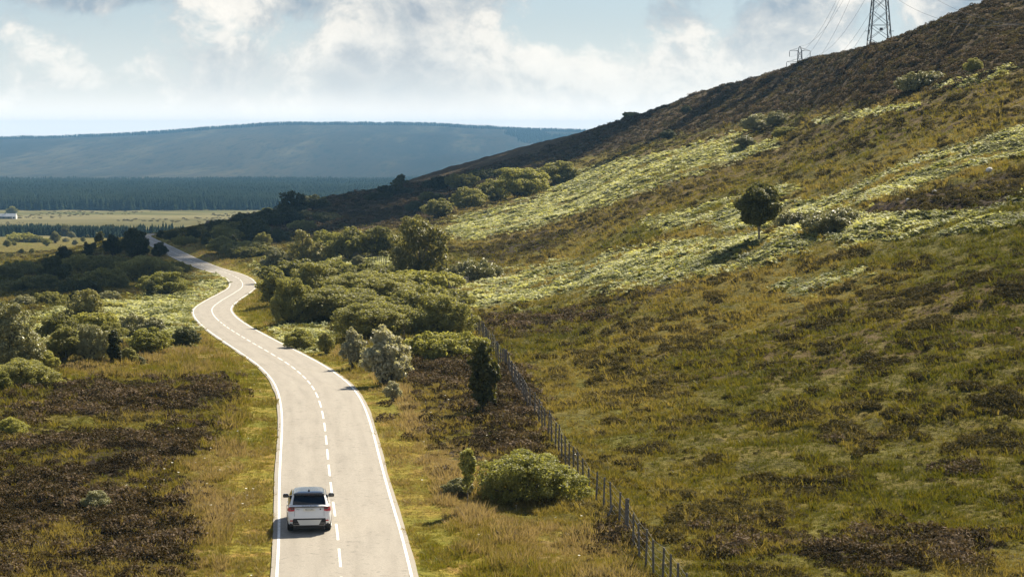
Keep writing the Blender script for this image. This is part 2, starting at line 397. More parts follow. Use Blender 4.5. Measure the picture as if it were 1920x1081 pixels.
# ------------------------------------------------------------------ materials
MATS = {}
def newmat(name):
    m = bpy.data.materials.new(name); m.use_nodes = True; t = NT(m.node_tree); t.n.clear()
    out = t.new('ShaderNodeOutputMaterial'); MATS[name] = m
    return m, t, out
def plain(name, col, rough=0.7, metal=0.0, spec=0.5, coat=0.0, var=0.0, vscale=8.0, bump=0.0):
    m, t, out = newmat(name)
    p = t.new('ShaderNodeBsdfPrincipled'); t.link(p.outputs[0], out.inputs[0])
    p.inputs['Base Color'].default_value = (*col, 1); p.inputs['Roughness'].default_value = rough; p.inputs['Metallic'].default_value = metal
    p.inputs['Specular IOR Level'].default_value = spec; p.inputs['Coat Weight'].default_value = coat; p.inputs['Coat Roughness'].default_value = 0.05
    if var or bump:
        tc_ = t.new('ShaderNodeTexCoord').outputs['Object']; n = t.noise(tc_, vscale, 5)
        if var:
            a = tuple(c * (1 - var) for c in col); b = tuple(min(1, c * (1 + var)) for c in col)
            t.link(t.ramp(n, [(0.3, a), (0.7, b)]), p.inputs['Base Color'])
        if bump:
            bn = t.new('ShaderNodeBump'); bn.inputs['Strength'].default_value = bump; t.link(n, bn.inputs['Height']); t.link(bn.outputs[0], p.inputs['Normal'])
    return m
def leafmat(name, a, b, trans=0.35, tcol=1.25, rough=0.55, spec=0.25, instancer=False, attr='leafvar', hue=None):
    """leaf colours run from a to b with a per-leaf value and a per-plant value"""
    m, t, out = newmat(name)
    at_ = t.new('ShaderNodeAttribute', attribute_name=attr)
    v = at_.outputs['Fac']
    if instancer:
        ai = t.new('ShaderNodeAttribute', attribute_name='tint', attribute_type='INSTANCER')
        v = t.math('ADD', t.math('MULTIPLY', v, 0.35), t.math('MULTIPLY', ai.outputs['Fac'], 0.75))
    else:
        oi = t.new('ShaderNodeObjectInfo')
        v = t.math('ADD', t.math('MULTIPLY', v, 0.6), t.math('MULTIPLY', oi.outputs['Random'], 0.4))
    stops = [(0.1, a), (0.9, b)] if hue is None else [(0.05, a), (0.5, hue), (0.95, b)]
    col = t.ramp(v, stops)
    df = t.new('ShaderNodeBsdfPrincipled'); t.link(col, df.inputs['Base Color']); df.inputs['Roughness'].default_value = rough; df.inputs['Specular IOR Level'].default_value = spec
    tr = t.new('ShaderNodeBsdfTranslucent'); t.link(t.vmath('MULTIPLY', col, (tcol * 1.05, tcol, tcol * 0.55)), tr.inputs[0])
    mx = t.new('ShaderNodeMixShader'); mx.inputs[0].default_value = trans
    t.link(df.outputs[0], mx.inputs[1]); t.link(tr.outputs[0], mx.inputs[2]); t.link(mx.outputs[0], out.inputs[0])
    return m

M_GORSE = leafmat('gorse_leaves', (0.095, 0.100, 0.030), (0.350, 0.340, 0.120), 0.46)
M_BROOM = leafmat('broom_leaves', (0.150, 0.160, 0.036), (0.430, 0.415, 0.130), 0.46)
M_WILLOW = leafmat('willow_leaves', (0.150, 0.150, 0.062), (0.400, 0.385, 0.190), 0.30, 1.0, 0.45, 0.4)
M_SILVER = leafmat('silver_leaves', (0.27, 0.26, 0.155), (0.76, 0.73, 0.54), 0.42, 1.0, 0.45, 0.4)
M_BIRCH = leafmat('birch_leaves', (0.120, 0.122, 0.040), (0.460, 0.425, 0.180), 0.38, 1.2, 0.5, 0.3)
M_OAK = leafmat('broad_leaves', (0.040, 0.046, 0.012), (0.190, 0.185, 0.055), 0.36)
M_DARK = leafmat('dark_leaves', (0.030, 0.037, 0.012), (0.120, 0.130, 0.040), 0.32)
M_BARK = plain('bark', (0.09, 0.075, 0.055), 0.9, var=0.5, vscale=6)
M_PALEBARK = plain('pale_bark', (0.26, 0.23, 0.19), 0.85, var=0.5, vscale=5)
M_CONIFER = leafmat('conifer_needles', (0.008, 0.015, 0.008), (0.026, 0.036, 0.018), 0.0, spec=0.0, instancer=True)
M_GRASS = leafmat('moor_grass_blades', (0.064, 0.074, 0.008), (0.250, 0.195, 0.064), 0.40, 1.2, 0.6, 0.2, True, hue=(0.148, 0.130, 0.016))
M_VERGE = leafmat('verge_grass_blades', (0.120, 0.135, 0.010), (0.300, 0.225, 0.140), 0.42, 1.2, 0.6, 0.2, True, hue=(0.190, 0.155, 0.032))
M_HEATH = leafmat('heather_sprigs', (0.020, 0.013, 0.005), (0.170, 0.122, 0.080), 0.20, 1.1, 0.8, 0.1, True, hue=(0.058, 0.041, 0.012))
M_BRACK = leafmat('bracken_fronds', (0.070, 0.078, 0.022), (0.560, 0.560, 0.290), 0.38, 1.1, 0.6, 0.16, True, hue=(0.245, 0.260, 0.092))
M_TUSS = leafmat('tussock_sprigs', (0.042, 0.034, 0.011), (0.160, 0.125, 0.050), 0.28, 1.1, 0.8, 0.1, True, hue=(0.092, 0.074, 0.020))
M_FLOWER = plain('flower_heads', (0.75, 0.72, 0.62), 0.8)

def ground_material():
    m, t, out = newmat('moor_turf')
    geo = t.new('ShaderNodeNewGeometry'); P = geo.outputs['Position']
    def A(n): return t.new('ShaderNodeAttribute', attribute_name=n).outputs['Fac']
    n1 = t.noise(P, 0.06, 4, 0.6); n2 = t.noise(P, 0.35, 6, 0.62, 0.4); n3 = t.noise(P, 2.2, 5, 0.7); n4 = t.noise(P, 0.9, 5, 0.6)
    grass = t.ramp(n2, [(0.30, (0.050, 0.043, 0.010)), (0.45, (0.085, 0.073, 0.014)), (0.58, (0.110, 0.088, 0.018)), (0.72, (0.145, 0.110, 0.034))])
    grass = t.mix(t.mapr(n1, 0.48, 0.66, 0, 0.6), grass, (0.098, 0.098, 0.012))
    grass = t.mix(t.mapr(n4, 0.57, 0.68, 0, 0.75), grass, (0.040, 0.030, 0.012))
    heath = t.ramp(n3, [(0.30, (0.014, 0.009, 0.005)), (0.50, (0.028, 0.019, 0.009)), (0.62, (0.044, 0.032, 0.015)), (0.78, (0.09, 0.070, 0.052))])
    upper = t.ramp(n2, [(0.30, (0.032, 0.022, 0.011)), (0.52, (0.058, 0.039, 0.017)), (0.68, (0.085, 0.060, 0.022)), (0.8, (0.13, 0.11, 0.035))])
    mid = t.ramp(n2, [(0.30, (0.045, 0.032, 0.013)), (0.48, (0.085, 0.058, 0.022)), (0.62, (0.105, 0.085, 0.022)), (0.75, (0.15, 0.12, 0.035))])
    dry = t.ramp(n2, [(0.32, (0.105, 0.095, 0.020)), (0.46, (0.175, 0.120, 0.040)), (0.6, (0.150, 0.130, 0.022)), (0.74, (0.235, 0.155, 0.075))])
    verge = t.ramp(n2, [(0.35, (0.130, 0.125, 0.016)), (0.52, (0.185, 0.150, 0.022)), (0.68, (0.230, 0.140, 0.040))])
    brk = t.ramp(n3, [(0.3, (0.070, 0.066, 0.020)), (0.7, (0.180, 0.170, 0.065))])
    peat = t.ramp(n4, [(0.38, (0.014, 0.009, 0.006)), (0.60, (0.034, 0.021, 0.012)), (0.76, (0.15, 0.105, 0.07))])
    c = t.mix(A('mid'), grass, mid); c = t.mix(A('upper'), c, upper); c = t.mix(A('dry'), c, dry)
    c = t.mix(A('heather'), c, heath); c = t.mix(A('bracken'), c, brk); c = t.mix(A('verge'), c, verge); c = t.mix(A('peat'), c, peat)
    c = t.mix(0.65, c, t.ramp(n3, [(0.25, 0.45), (0.75, 1.0)]), 'OVERLAY')
    df = t.new('ShaderNodeBsdfPrincipled'); t.link(c, df.inputs['Base Color']); df.inputs['Roughness'].default_value = 0.95; df.inputs['Specular IOR Level'].default_value = 0.1
    bn = t.new('ShaderNodeBump'); bn.inputs['Strength'].default_value = 0.9; bn.inputs['Distance'].default_value = 0.5
    t.link(t.math('ADD', n3, t.math('MULTIPLY', n4, 1.2)), bn.inputs['Height']); t.link(bn.outputs[0], df.inputs['Normal'])
    t.link(df.outputs[0], out.inputs[0])
    return m
def valley_material():
    m, t, out = newmat('valley_fields')
    geo = t.new('ShaderNodeNewGeometry'); P = geo.outputs['Position']
    mp = t.vmath('MULTIPLY', P, (0.35, 1.0, 1.0))
    n1 = t.noise(mp, 0.0055, 4, 0.6); n2 = t.noise(mp, 0.03, 5, 0.65); n3 = t.noise(P, 0.12, 4, 0.6)
    c = t.ramp(n1, [(0.36, (0.11, 0.10, 0.045)), (0.47, (0.155, 0.138, 0.072)), (0.56, (0.190, 0.168, 0.084)), (0.66, (0.085, 0.090, 0.038))])
    c = t.mix(t.mapr(n2, 0.55, 0.66, 0, 0.75), c, (0.085, 0.080, 0.040)); c = t.mix(t.mapr(n3, 0.60, 0.68, 0, 0.6), c, (0.06, 0.065, 0.03))
    df = t.new('ShaderNodeBsdfDiffuse'); t.link(c, df.inputs[0]); t.link(df.outputs[0], out.inputs[0])
    return m
def hill_material():
    m, t, out = newmat('far_moor')
    geo = t.new('ShaderNodeNewGeometry'); P = geo.outputs['Position']
    mp = t.vmath('MULTIPLY', P, (1.0, 0.10, 1.0))
    n1 = t.noise(mp, 0.0011, 5, 0.6); n2 = t.noise(mp, 0.007, 6, 0.65); n3 = t.noise(mp, 0.055, 5, 0.75)
    c = t.ramp(n1, [(0.38, (0.020, 0.021, 0.016)), (0.52, (0.036, 0.033, 0.022)), (0.66, (0.064, 0.055, 0.033))])
    c = t.mix(t.mapr(n2, 0.48, 0.68, 0, 0.62), c, (0.105, 0.094, 0.056)); c = t.mix(t.mapr(n3, 0.48, 0.62, 0, 0.8), c, (0.014, 0.018, 0.012))
    df = t.new('ShaderNodeBsdfDiffuse'); t.link(c, df.inputs[0]); t.link(df.outputs[0], out.inputs[0])
    return m

# ------------------------------------------------------------------ terrain sheets
def grid_sheet(name, ys, nt, tmax, mat, masks=False):
    ts = np.linspace(-1, 1, nt); ts = np.sign(ts) * np.abs(ts) ** 1.15 * tmax
    Y, T = np.meshgrid(ys, ts, indexing='ij')
    X = T * np.sqrt(Y ** 2 + 90.0 ** 2)
    Z = ground(X, Y)
    V = np.stack([X, Y, Z], -1).reshape(-1, 3)
    n, k = len(ys), nt
    i = np.arange(n - 1)[:, None] * k + np.arange(k - 1)[None, :]
    Q = np.stack([i, i + 1, i + k + 1, i + k], -1).reshape(-1, 4)
    attrs = None
    if masks:
        x, y, z = V[:, 0], V[:, 1], V[:, 2]
        o = road_off(x, y); e = np.where(o < 0, -o - road_left(y), o - road_right(y))
        vw = 1.6 + 1.6 * fbm(x / 9, y / 14, 77, 2)
        attrs = {'heather': ('POINT', mask(Z_HEATHER, x, y, z)), 'bracken': ('POINT', mask(Z_BRACKEN, x, y, z) * (1 - sstep(0.50, 0.62, fbm(x / 7, y / 11, 91, 3)) * 0.6)),
                 'upper': ('POINT', mask(Z_UPPER, x, y, z, 14)), 'mid': ('POINT', mask(Z_MID, x, y, z, 22)), 'peat': ('POINT', mask(Z_PEAT, x, y, z, 5)),
                 'dry': ('POINT', mask(Z_DRY, x, y, z)), 'verge': ('POINT', (1 - sstep(vw, vw + 1.2, e)) * (y < 800))}
    me = mesh(name, V, Q, mat, True, attrs)
    return obj(name, me, kind='structure')
ys_near = np.concatenate([np.linspace(-140, 62, 60), np.exp(np.linspace(math.log(64), math.log(1350), 760))])
grid_sheet('moorland_ground', ys_near, 560, 0.50, ground_material(), True)
grid_sheet('valley_ground', np.exp(np.linspace(math.log(1350), math.log(5000), 150)), 260, 0.50, valley_material())
grid_sheet('far_hill', np.exp(np.linspace(math.log(5000), math.log(12500), 150)), 320, 0.50, hill_material())

# ------------------------------------------------------------------ road
def road_material():
    m, t, out = newmat('worn_chip_seal')
    uvn = t.new('ShaderNodeAttribute', attribute_name='across').outputs['Fac']
    al = t.new('ShaderNodeAttribute', attribute_name='along').outputs['Fac']
    cm = t.new('ShaderNodeCombineXYZ'); t.link(uvn, cm.inputs[0]); t.link(t.math('MULTIPLY', al, 0.07), cm.inputs[1])
    P = t.new('ShaderNodeNewGeometry').outputs['Position']
    streak = t.noise(cm.outputs[0], 1.9, 5, 0.6); fine = t.noise(P, 3.0, 5, 0.7); patch = t.noise(P, 0.23, 4, 0.6); grit = t.noise(P, 11.0, 4, 0.8)
    c = t.ramp(streak, [(0.25, (0.225, 0.201, 0.167)), (0.5, (0.275, 0.247, 0.206)), (0.75, (0.300, 0.270, 0.226))])
    for off in (-2.05, -0.62, 0.72, 2.15):     # polished wheel tracks
        g = t.math('EXPONENT', t.math('MULTIPLY', t.math('POWER', t.math('ABSOLUTE', t.math('DIVIDE', t.math('SUBTRACT', uvn, off), 0.30)), 2.0), -1.0))
        c = t.mix(t.math('MULTIPLY', g, t.mapr(patch, 0.35, 0.65, 0.10, 0.42)), c, (0.215, 0.190, 0.155))
    c = t.mix(t.math('MULTIPLY', t.mapr(fine, 0.53, 0.70), t.mapr(patch, 0.35, 0.60, 0.25, 0.85)), c, (0.130, 0.116, 0.096))
    c = t.mix(0.55, c, t.ramp(grit, [(0.2, 0.2), (0.8, 0.8)]), 'OVERLAY')
    # two wheel tracks a shade darker, edge of dirt outside the lines
    edge = t.mapr(t.math('ABSOLUTE', uvn), 2.75, 3.1)
    c = t.mix(t.math('MULTIPLY', edge, 0.5), c, (0.30, 0.26, 0.19))
    p = t.new('ShaderNodeBsdfPrincipled'); t.link(c, p.inputs['Base Color']); p.inputs['Roughness'].default_value = 0.75; p.inputs['Specular IOR Level'].default_value = 0.35
    bn = t.new('ShaderNodeBump'); bn.inputs['Strength'].default_value = 0.25; bn.inputs['Distance'].default_value = 0.02; t.link(grit, bn.inputs['Height']); t.link(bn.outputs[0], p.inputs['Normal'])
    t.link(p.outputs[0], out.inputs[0]); return m
m, t, out = newmat('road_paint')
P = t.new('ShaderNodeNewGeometry').outputs['Position']
c = t.ramp(t.noise(P, 5.0, 5, 0.7), [(0.34, (0.36, 0.33, 0.28)), (0.47, (0.74, 0.73, 0.69)), (0.7, (0.84, 0.83, 0.80))])
p = t.new('ShaderNodeBsdfPrincipled'); t.link(c, p.inputs['Base Color']); p.inputs['Roughness'].default_value = 0.6; t.link(p.outputs[0], out.inputs[0])
M_PAINT = m
RTX = np.gradient(RXF, RYF); RNX = RCOS; RNY = -RTX * RCOS              # unit normal to the right of the road
RARC = np.concatenate([[0], np.cumsum(np.hypot(np.diff(RXF), np.diff(RYF)))])
def road_pt(s, off, lift=0.0):
    """s: arc length, off: metres right of the centre line"""
    y = np.interp(s, RARC, RYF); x = np.interp(s, RARC, RXF); z = np.interp(s, RARC, RZF)
    nx = np.interp(s, RARC, RNX); ny = np.interp(s, RARC, RNY)
    return np.stack([x + nx * off, y + ny * off, z + 0.035 * (1 - (np.asarray(off) / 3.2) ** 2) + lift], -1)
def arc_of_y(y): return float(np.interp(y, RYF, RARC))
S_ALL = np.arange(arc_of_y(-60), arc_of_y(786), 1.0)
yy = np.interp(S_ALL, RARC, RYF)
offs = [-1.0, -0.75, -0.5, -0.25, 0, 0.25, 0.5, 0.75, 1.0]
ragged = lambda side: 0.20 + 0.08 * vnoise(S_ALL / 9, S_ALL * 0 + side, 5) + 0.03 * vnoise(S_ALL / 2.0, S_ALL * 0 + side, 8)
L = -(road_left(yy) + ragged(1)); R = road_right(yy) + ragged(2)
V = []; AC = []; AL = []
for q in offs:
    o = np.where(q < 0, -q * L, q * R) if q != 0 else np.zeros_like(L)
    V.append(road_pt(S_ALL, o)); AC.append(o); AL.append(S_ALL)
V = np.stack(V, 1); n, k = V.shape[:2]
i = np.arange(n - 1)[:, None] * k + np.arange(k - 1)[None, :]
Q = np.stack([i, i + 1, i + k + 1, i + k], -1).reshape(-1, 4)
road = obj('road', mesh('road', V.reshape(-1, 3), Q, road_material(), True, {'across': ('POINT', np.stack(AC, 1)), 'along': ('POINT', np.stack(AL, 1))}), kind='structure')
def stripe(name, s0, s1, off, w, step=1.0, lift=0.006):
    s = np.linspace(s0, s1, max(2, int((s1 - s0) / step) + 1))
    o = off(np.interp(s, RARC, RYF)) if callable(off) else np.full_like(s, off)
    a = road_pt(s, o - w / 2, lift); b = road_pt(s, o + w / 2, lift)
    V = np.stack([a, b], 1).reshape(-1, 3); i = np.arange(len(s) - 1) * 2
    return obj(name, mesh(name, V, np.stack([i, i + 1, i + 3, i + 2], -1), M_PAINT), road)
stripe('edge_line', S_ALL[0], S_ALL[-1], lambda y: -road_left(y), 0.12)
stripe('edge_line', S_ALL[0], S_ALL[-1], lambda y: road_right(y), 0.12)
s = arc_of_y(60) ; s_solid0, s_solid1 = arc_of_y(262), arc_of_y(455)
while s < arc_of_y(780):
    if s + 4 < s_solid0 or s > s_solid1: stripe('centre_dash', s, s + 4.0, 0.0, 0.11)
    s += 6.0
stripe('centre_line', s_solid0, s_solid1, 0.0, 0.11)
# ------------------------------------------------------------------ ground cover (nobody could count it)
rng = np.random.default_rng(7)
def source(me): return bpy.data.objects.new(me.name, me)
def scatter(name, P, scl, rotz, tint, sources, tilt=0.12, sz=None):
    """instances of the source meshes on the given points, as one object of kind stuff"""
    n = len(P)
    me = bpy.data.meshes.new(name); me.vertices.add(n); me.vertices.foreach_set('co', np.asarray(P, np.float32).ravel())
    R = np.stack([rng.normal(0, tilt, n), rng.normal(0, tilt, n), rotz], -1)
    S = np.stack([scl, scl, scl if sz is None else sz], -1)
    for nm, val in (('turn', R), ('size', S)):
        a = me.attributes.new(nm, 'FLOAT_VECTOR', 'POINT'); a.data.foreach_set('vector', np.asarray(val, np.float32).ravel())
    a = me.attributes.new('tint', 'FLOAT', 'POINT'); a.data.foreach_set('value', np.asarray(tint, np.float32))
    a = me.attributes.new('variant', 'INT', 'POINT'); a.data.foreach_set('value', rng.integers(0, len(sources), n).astype(np.int32))
    o = obj(name, me, kind='stuff')
    g = bpy.data.node_groups.new(name, 'GeometryNodeTree')
    g.interface.new_socket('Geometry', in_out='INPUT', socket_type='NodeSocketGeometry'); g.interface.new_socket('Geometry', in_out='OUTPUT', socket_type='NodeSocketGeometry')
    t = NT(g); gi = t.new('NodeGroupInput'); go = t.new('NodeGroupOutput'); jn = t.new('GeometryNodeJoinGeometry')
    def named(nm, typ):
        q = t.new('GeometryNodeInputNamedAttribute', data_type=typ); q.inputs[0].default_value = nm; return q.outputs[0]
    e2r = t.new('FunctionNodeEulerToRotation'); t.link(named('turn', 'FLOAT_VECTOR'), e2r.inputs[0])
    for k, s in enumerate(sources):
        oi = t.new('GeometryNodeObjectInfo'); oi.inputs['Object'].default_value = s
        cp = t.new('FunctionNodeCompare', data_type='INT', operation='EQUAL'); t.link(named('variant', 'INT'), cp.inputs[2]); cp.inputs[3].default_value = k
        ip = t.new('GeometryNodeInstanceOnPoints')
        t.link(gi.outputs[0], ip.inputs['Points']); t.link(cp.outputs[0], ip.inputs['Selection']); t.link(oi.outputs['Geometry'], ip.inputs['Instance'])
        t.link(e2r.outputs[0], ip.inputs['Rotation']); t.link(named('size', 'FLOAT_VECTOR'), ip.inputs['Scale']); t.link(ip.outputs[0], jn.inputs[0])
    t.link(jn.outputs[0], go.inputs[0])
    md = o.modifiers.new('scatter', 'NODES'); md.node_group = g
    return o
def tuft_mesh(name, n, h, spread, w, mat, seed, bend=0.5):
    r = np.random.default_rng(seed); V = []; Q = []; a = []
    for i in range(n):
        th = r.uniform(0, 6.283); rr = spread * math.sqrt(r.uniform()) * 0.7; x, y = rr * math.cos(th), rr * math.sin(th)
        lean = r.uniform(0.1, bend) ; hh = h * r.uniform(0.55, 1.1); ph = th + r.normal(0, 0.7); f = r.uniform(0, 6.283)
        wx, wy = math.cos(f) * w / 2, math.sin(f) * w / 2; k = len(V); lv = r.uniform()
        for s_, wd in ((0, 1.0), (0.55, 0.8), (1.0, 0.15)):
            ox = math.cos(ph) * lean * hh * s_ ** 1.6; oy = math.sin(ph) * lean * hh * s_ ** 1.6; z = hh * s_ * (1 - 0.25 * lean * s_)
            V += [(x + ox - wx * wd, y + oy - wy * wd, z), (x + ox + wx * wd, y + oy + wy * wd, z)]
        Q += [(k, k + 1, k + 3, k + 2), (k + 2, k + 3, k + 5, k + 4)]; a += [lv, lv]
    return mesh(name, V, np.array(Q), mat, False, {'leafvar': ('FACE', a)})
def leaf_cloud(name, lobes, n, size, mat, seed, zmin=0.0, flat=0.5, droop=0.0, aspect=1.7, sub=110, subz=None, loose=1.0):
    """leaf-sized faces through the outer part of a union of ellipsoids"""
    r = np.random.default_rng(seed); lo = np.array(lobes, float)
    if sub:                                    # break the outline up into many small clumps on the big lobes
        w0 = lo[:, 3] * lo[:, 4]; kk = r.choice(len(lo), sub, p=w0 / w0.sum()); dd = r.normal(size=(sub, 3)); dd[:, 2] = np.abs(dd[:, 2]) * 1.0 - 0.25 if subz is None else np.maximum(dd[:, 2], subz); dd /= np.linalg.norm(dd, axis=1)[:, None]
        cc = lo[kk, :3] + dd * lo[kk, 3:] * r.uniform(.70, loose, sub)[:, None]; rr = (lo[kk, 3:].min(1) * r.uniform(.22, .42, sub))[:, None]
        sm = np.concatenate([cc, rr * np.array([1.15, 1.15, .85])], 1); sm = sm[sm[:, 2] > zmin]
        big = lo.copy(); big[:, 3:] *= .80; nb = len(big); lo = np.concatenate([big, sm])
    wgt = (lo[:, 3] * lo[:, 4] + lo[:, 3] * lo[:, 5] + lo[:, 4] * lo[:, 5]); 
    if sub: wgt[:nb] *= .55
    wgt /= wgt.sum()
    P = []; N = []; got = 0
    while got < n:
        m = n * 2; k = r.choice(len(lo), m, p=wgt); d = r.normal(size=(m, 3)); d /= np.linalg.norm(d, axis=1)[:, None]
        bump = 1 + 0.16 * np.sin(d[:, 0] * 7 + k * 2.1) * np.sin(d[:, 1] * 6 + k) * np.sin(d[:, 2] * 5 + k * 0.7)
        q = (r.uniform(0.35, 1.0, m) ** 0.5)[:, None] * bump[:, None]
        p = lo[k, :3] + d * lo[k, 3:] * q
        keep = p[:, 2] > zmin
        inside = np.zeros(m, bool)
        for j in range(len(lo)):
            e = np.sqrt((((p - lo[j, :3]) / lo[j, 3:]) ** 2).sum(1)); inside |= (e < 0.62) & (k != j)
        keep &= ~inside
        P.append(p[keep]); N.append(d[keep]); got += keep.sum()
    P = np.concatenate(P)[:n]; N = np.concatenate(N)[:n]
    nrm = N * flat + r.normal(size=(n, 3)) * 0.6 + np.array([0, 0, 0.55]); nrm /= np.linalg.norm(nrm, axis=1)[:, None]
    up = r.normal(size=(n, 3)); up[:, 2] -= droop * 2
    a = np.cross(nrm, up); a /= np.linalg.norm(a, axis=1)[:, None]; b = np.cross(nrm, a)
    s = (size * r.uniform(0.6, 1.3, n))[:, None]
    V = np.stack([P + b * s * aspect * 0.5, P + a * s * 0.5 + nrm * s * 0.12, P - b * s * aspect * 0.5, P - a * s * 0.5 + nrm * s * 0.12], 1).reshape(-1, 3)
    Q = np.arange(n * 4).reshape(-1, 4)
    cl = 0.5 + 0.5 * np.sin(P[:, 0] * 9 / max(lo[:, 3].max(), .1) + seed) * np.sin(P[:, 1] * 8 / max(lo[:, 3].max(), .1)) ; lv = np.clip(0.55 * r.uniform(size=n) + 0.45 * cl, 0, 1)
    return mesh(name, V, Q, mat, False, {'leafvar': ('FACE', lv)})
def frond_mesh(name, seed, n=8):
    r = np.random.default_rng(seed); V = []; Q = []; a = []
    for i in range(n):
        th = 6.283 * (i + r.uniform(-.3, .3)) / n; L = r.uniform(0.75, 1.1); el = r.uniform(0.75, 1.15); k = len(V); lv = r.uniform(); tw = r.normal(0, 0.35)
        cx, sx = math.cos(th), math.sin(th)
        for s_, wd in ((0.0, 0.02), (0.35, 0.20), (0.6, 0.17), (0.85, 0.09), (1.0, 0.01)):
            rr = L * (s_ * math.cos(el) + 0.35 * s_ ** 2); z = L * (s_ * math.sin(el) - 0.50 * s_ ** 2.4)
            dz = wd * math.sin(tw)
            V += [(cx * rr - sx * wd, sx * rr + cx * wd, z - dz), (cx * rr, sx * rr, z + 0.03), (cx * rr + sx * wd, sx * rr - cx * wd, z + dz)]
        for j in range(4):
            b = k + 3 * j; Q += [(b, b + 1, b + 4, b + 3), (b + 1, b + 2, b + 5, b + 4)]; a += [lv, lv]
    return mesh(name, V, np.array(Q), M_BRACK, False, {'leafvar': ('FACE', a)})

S_GRASS = [source(tuft_mesh('grass_tuft', 20, 0.48, 0.34, 0.035, M_GRASS, 1)), source(tuft_mesh('grass_tuft', 24, 0.36, 0.40, 0.035, M_GRASS, 2, 0.9)), source(tuft_mesh('grass_tuft', 16, 0.62, 0.26, 0.03, M_GRASS, 3))]
S_VERGE = [source(tuft_mesh('verge_tuft', 20, 0.34, 0.36, 0.035, M_VERGE, 4, 0.7)), source(tuft_mesh('verge_tuft', 18, 0.48, 0.30, 0.03, M_VERGE, 5))]
def hclump(seed): return leaf_cloud('heather_clump', [(0, 0, .10, .34, .34, .24), (.2, .1, .08, .22, .2, .2), (-.18, .14, .08, .2, .22, .22), (.02, -.22, .06, .22, .2, .18)], 170, 0.062, M_HEATH, seed, -0.05, 0.4, sub=0, aspect=2.2)
S_HEATH = [source(hclump(11)), source(hclump(12)), source(hclump(13))]
def tclump(seed): return leaf_cloud('tussock_clump', [(0, 0, .06, .34, .34, .20), (.2, .1, .04, .22, .2, .15), (-.18, .14, .04, .2, .22, .17)], 130, 0.062, M_TUSS, seed, -0.05, 0.4, sub=0, aspect=2.6)
S_TUSS = [source(tclump(14)), source(tclump(15)), source(tclump(16))]
S_BRACK = [source(frond_mesh('bracken_plant', 21)), source(frond_mesh('bracken_plant', 22, 7)), source(frond_mesh('bracken_plant', 23, 9))]

def sample(n, d0, d1, tmax=0.36):
    y = np.exp(rng.uniform(math.log(d0), math.log(d1), n)); x = rng.uniform(-tmax, tmax, n) * (y + 12)
    return x, y, ground(x, y)
N = 370000
x, y, z = sample(N, 74, 900)
o = road_off(x, y); e = np.where(o < 0, -o - road_left(y), o - road_right(y)); e = np.where(y > 790, 50, e)
mh = mask(Z_HEATHER, x, y, z, feather=11); mb = mask(Z_BRACKEN, x, y, z, feather=7); mu = mask(Z_UPPER, x, y, z, 14, feather=14); mm = mask(Z_MID, x, y, z, 22); md_ = mask(Z_DRY, x, y, z, feather=10); mp_ = mask(Z_PEAT, x, y, z, 5)
clump = fbm(x / 5.0, y / 8.0, 131, 4); patch = fbm(x / 22, y / 40, 141, 4); u01 = rng.uniform(size=N)
verge = (e < 1.6 + 1.6 * fbm(x / 9, y / 14, 77, 2) + 0.6)
is_h = (mh > 0) & (u01 < 0.88 - 0.75 * sstep(.49, .60, clump))
small = fbm(x / 1.6, y / 2.6, 151, 3)
ph = (0.04 + 0.85 * sstep(0.535, 0.66, 0.40 * clump + 0.60 * small)) * np.where(md_ > 0, 0.25, 1.0) * np.where(mh > 0, .5, 1.0) + (mm > 0) * 0.14; ph = ph * sstep(4, 9, e)
is_h |= (mu > 0) & (u01 < 0.22 + 0.5 * sstep(.42, .6, clump)); is_h |= (mb == 0) & (mh == 0) & (mu == 0) & (u01 < ph)
is_b = (mb > 0) & ~is_h & (fbm(x / 16, y / 4.5, 177, 3) < 0.62)
is_v = ((verge) | (md_ > 0)) & ~is_h & ~is_b
keep = (e > 0.20 + 0.50 * u01) & ((mp_ == 0) | (is_h & (u01 < .5)))
is_h |= (mp_ > 0) & (u01 < .40)
near_fac = lambda yy: (np.clip(yy, 60, 900) / 100) ** 0.5
def go(name, sel, src, s0, tint, zf=1.0, tilt=0.12):
    sel = sel & keep; n = int(sel.sum()); f = near_fac(y[sel])
    sc_ = s0 * f * rng.uniform(0.7, 1.35, n) * (0.55 + 0.9 * sstep(.3, .7, small[sel]))
    z0 = z[sel] - 0.03
    scatter(name, np.stack([x[sel], y[sel], z0], -1), sc_, rng.uniform(0, 6.283, n), tint[sel], src, tilt, sc_ * zf * f ** -0.35)
tn = np.clip(0.46 + (patch - 0.5) * 2.4 + (clump - 0.5) * 1.2 + (small - .5) * 1.2 + rng.normal(0, 0.18, N), 0, 1)
short = np.where(e < 1.4, 0.5, 1.0)
hi = (mu > 0)
go('moor_grass', ~is_h & ~is_b & ~is_v & ~hi, S_GRASS, 0.80, tn, 0.62)
go('hill_heather', ~is_h & ~is_b & ~is_v & hi, S_TUSS, 0.62, np.clip(tn * .8, 0, 1), 1.1)
go('verge_grass', is_v & (e < 2.2), S_VERGE, 0.62, np.clip(tn * 0.8, 0, 1), 0.55)
go('dry_grass', is_v & (e >= 2.2), S_VERGE, 0.85, np.clip(tn + 0.10, 0, 1), 0.85)
wild = ((mh == 0) | (o > 36)) & (mu == 0)
go('heather', is_h & ~wild, S_HEATH, 0.80, np.clip(0.42 + (small - .5) * 1.6 + rng.normal(0, 0.26, N), 0, 1), 1.15)
go('heather_tussocks', is_h & wild, S_TUSS, 0.60, np.clip(0.34 + (patch - .5) * 1.6 + rng.normal(0, 0.24, N), 0, 1), 1.25)
go('bracken', is_b, S_BRACK, 0.32, np.clip(0.5 + (clump - .5) * 2.6 + rng.normal(0, 0.22, N), 0, 1), 1.1, 0.25)
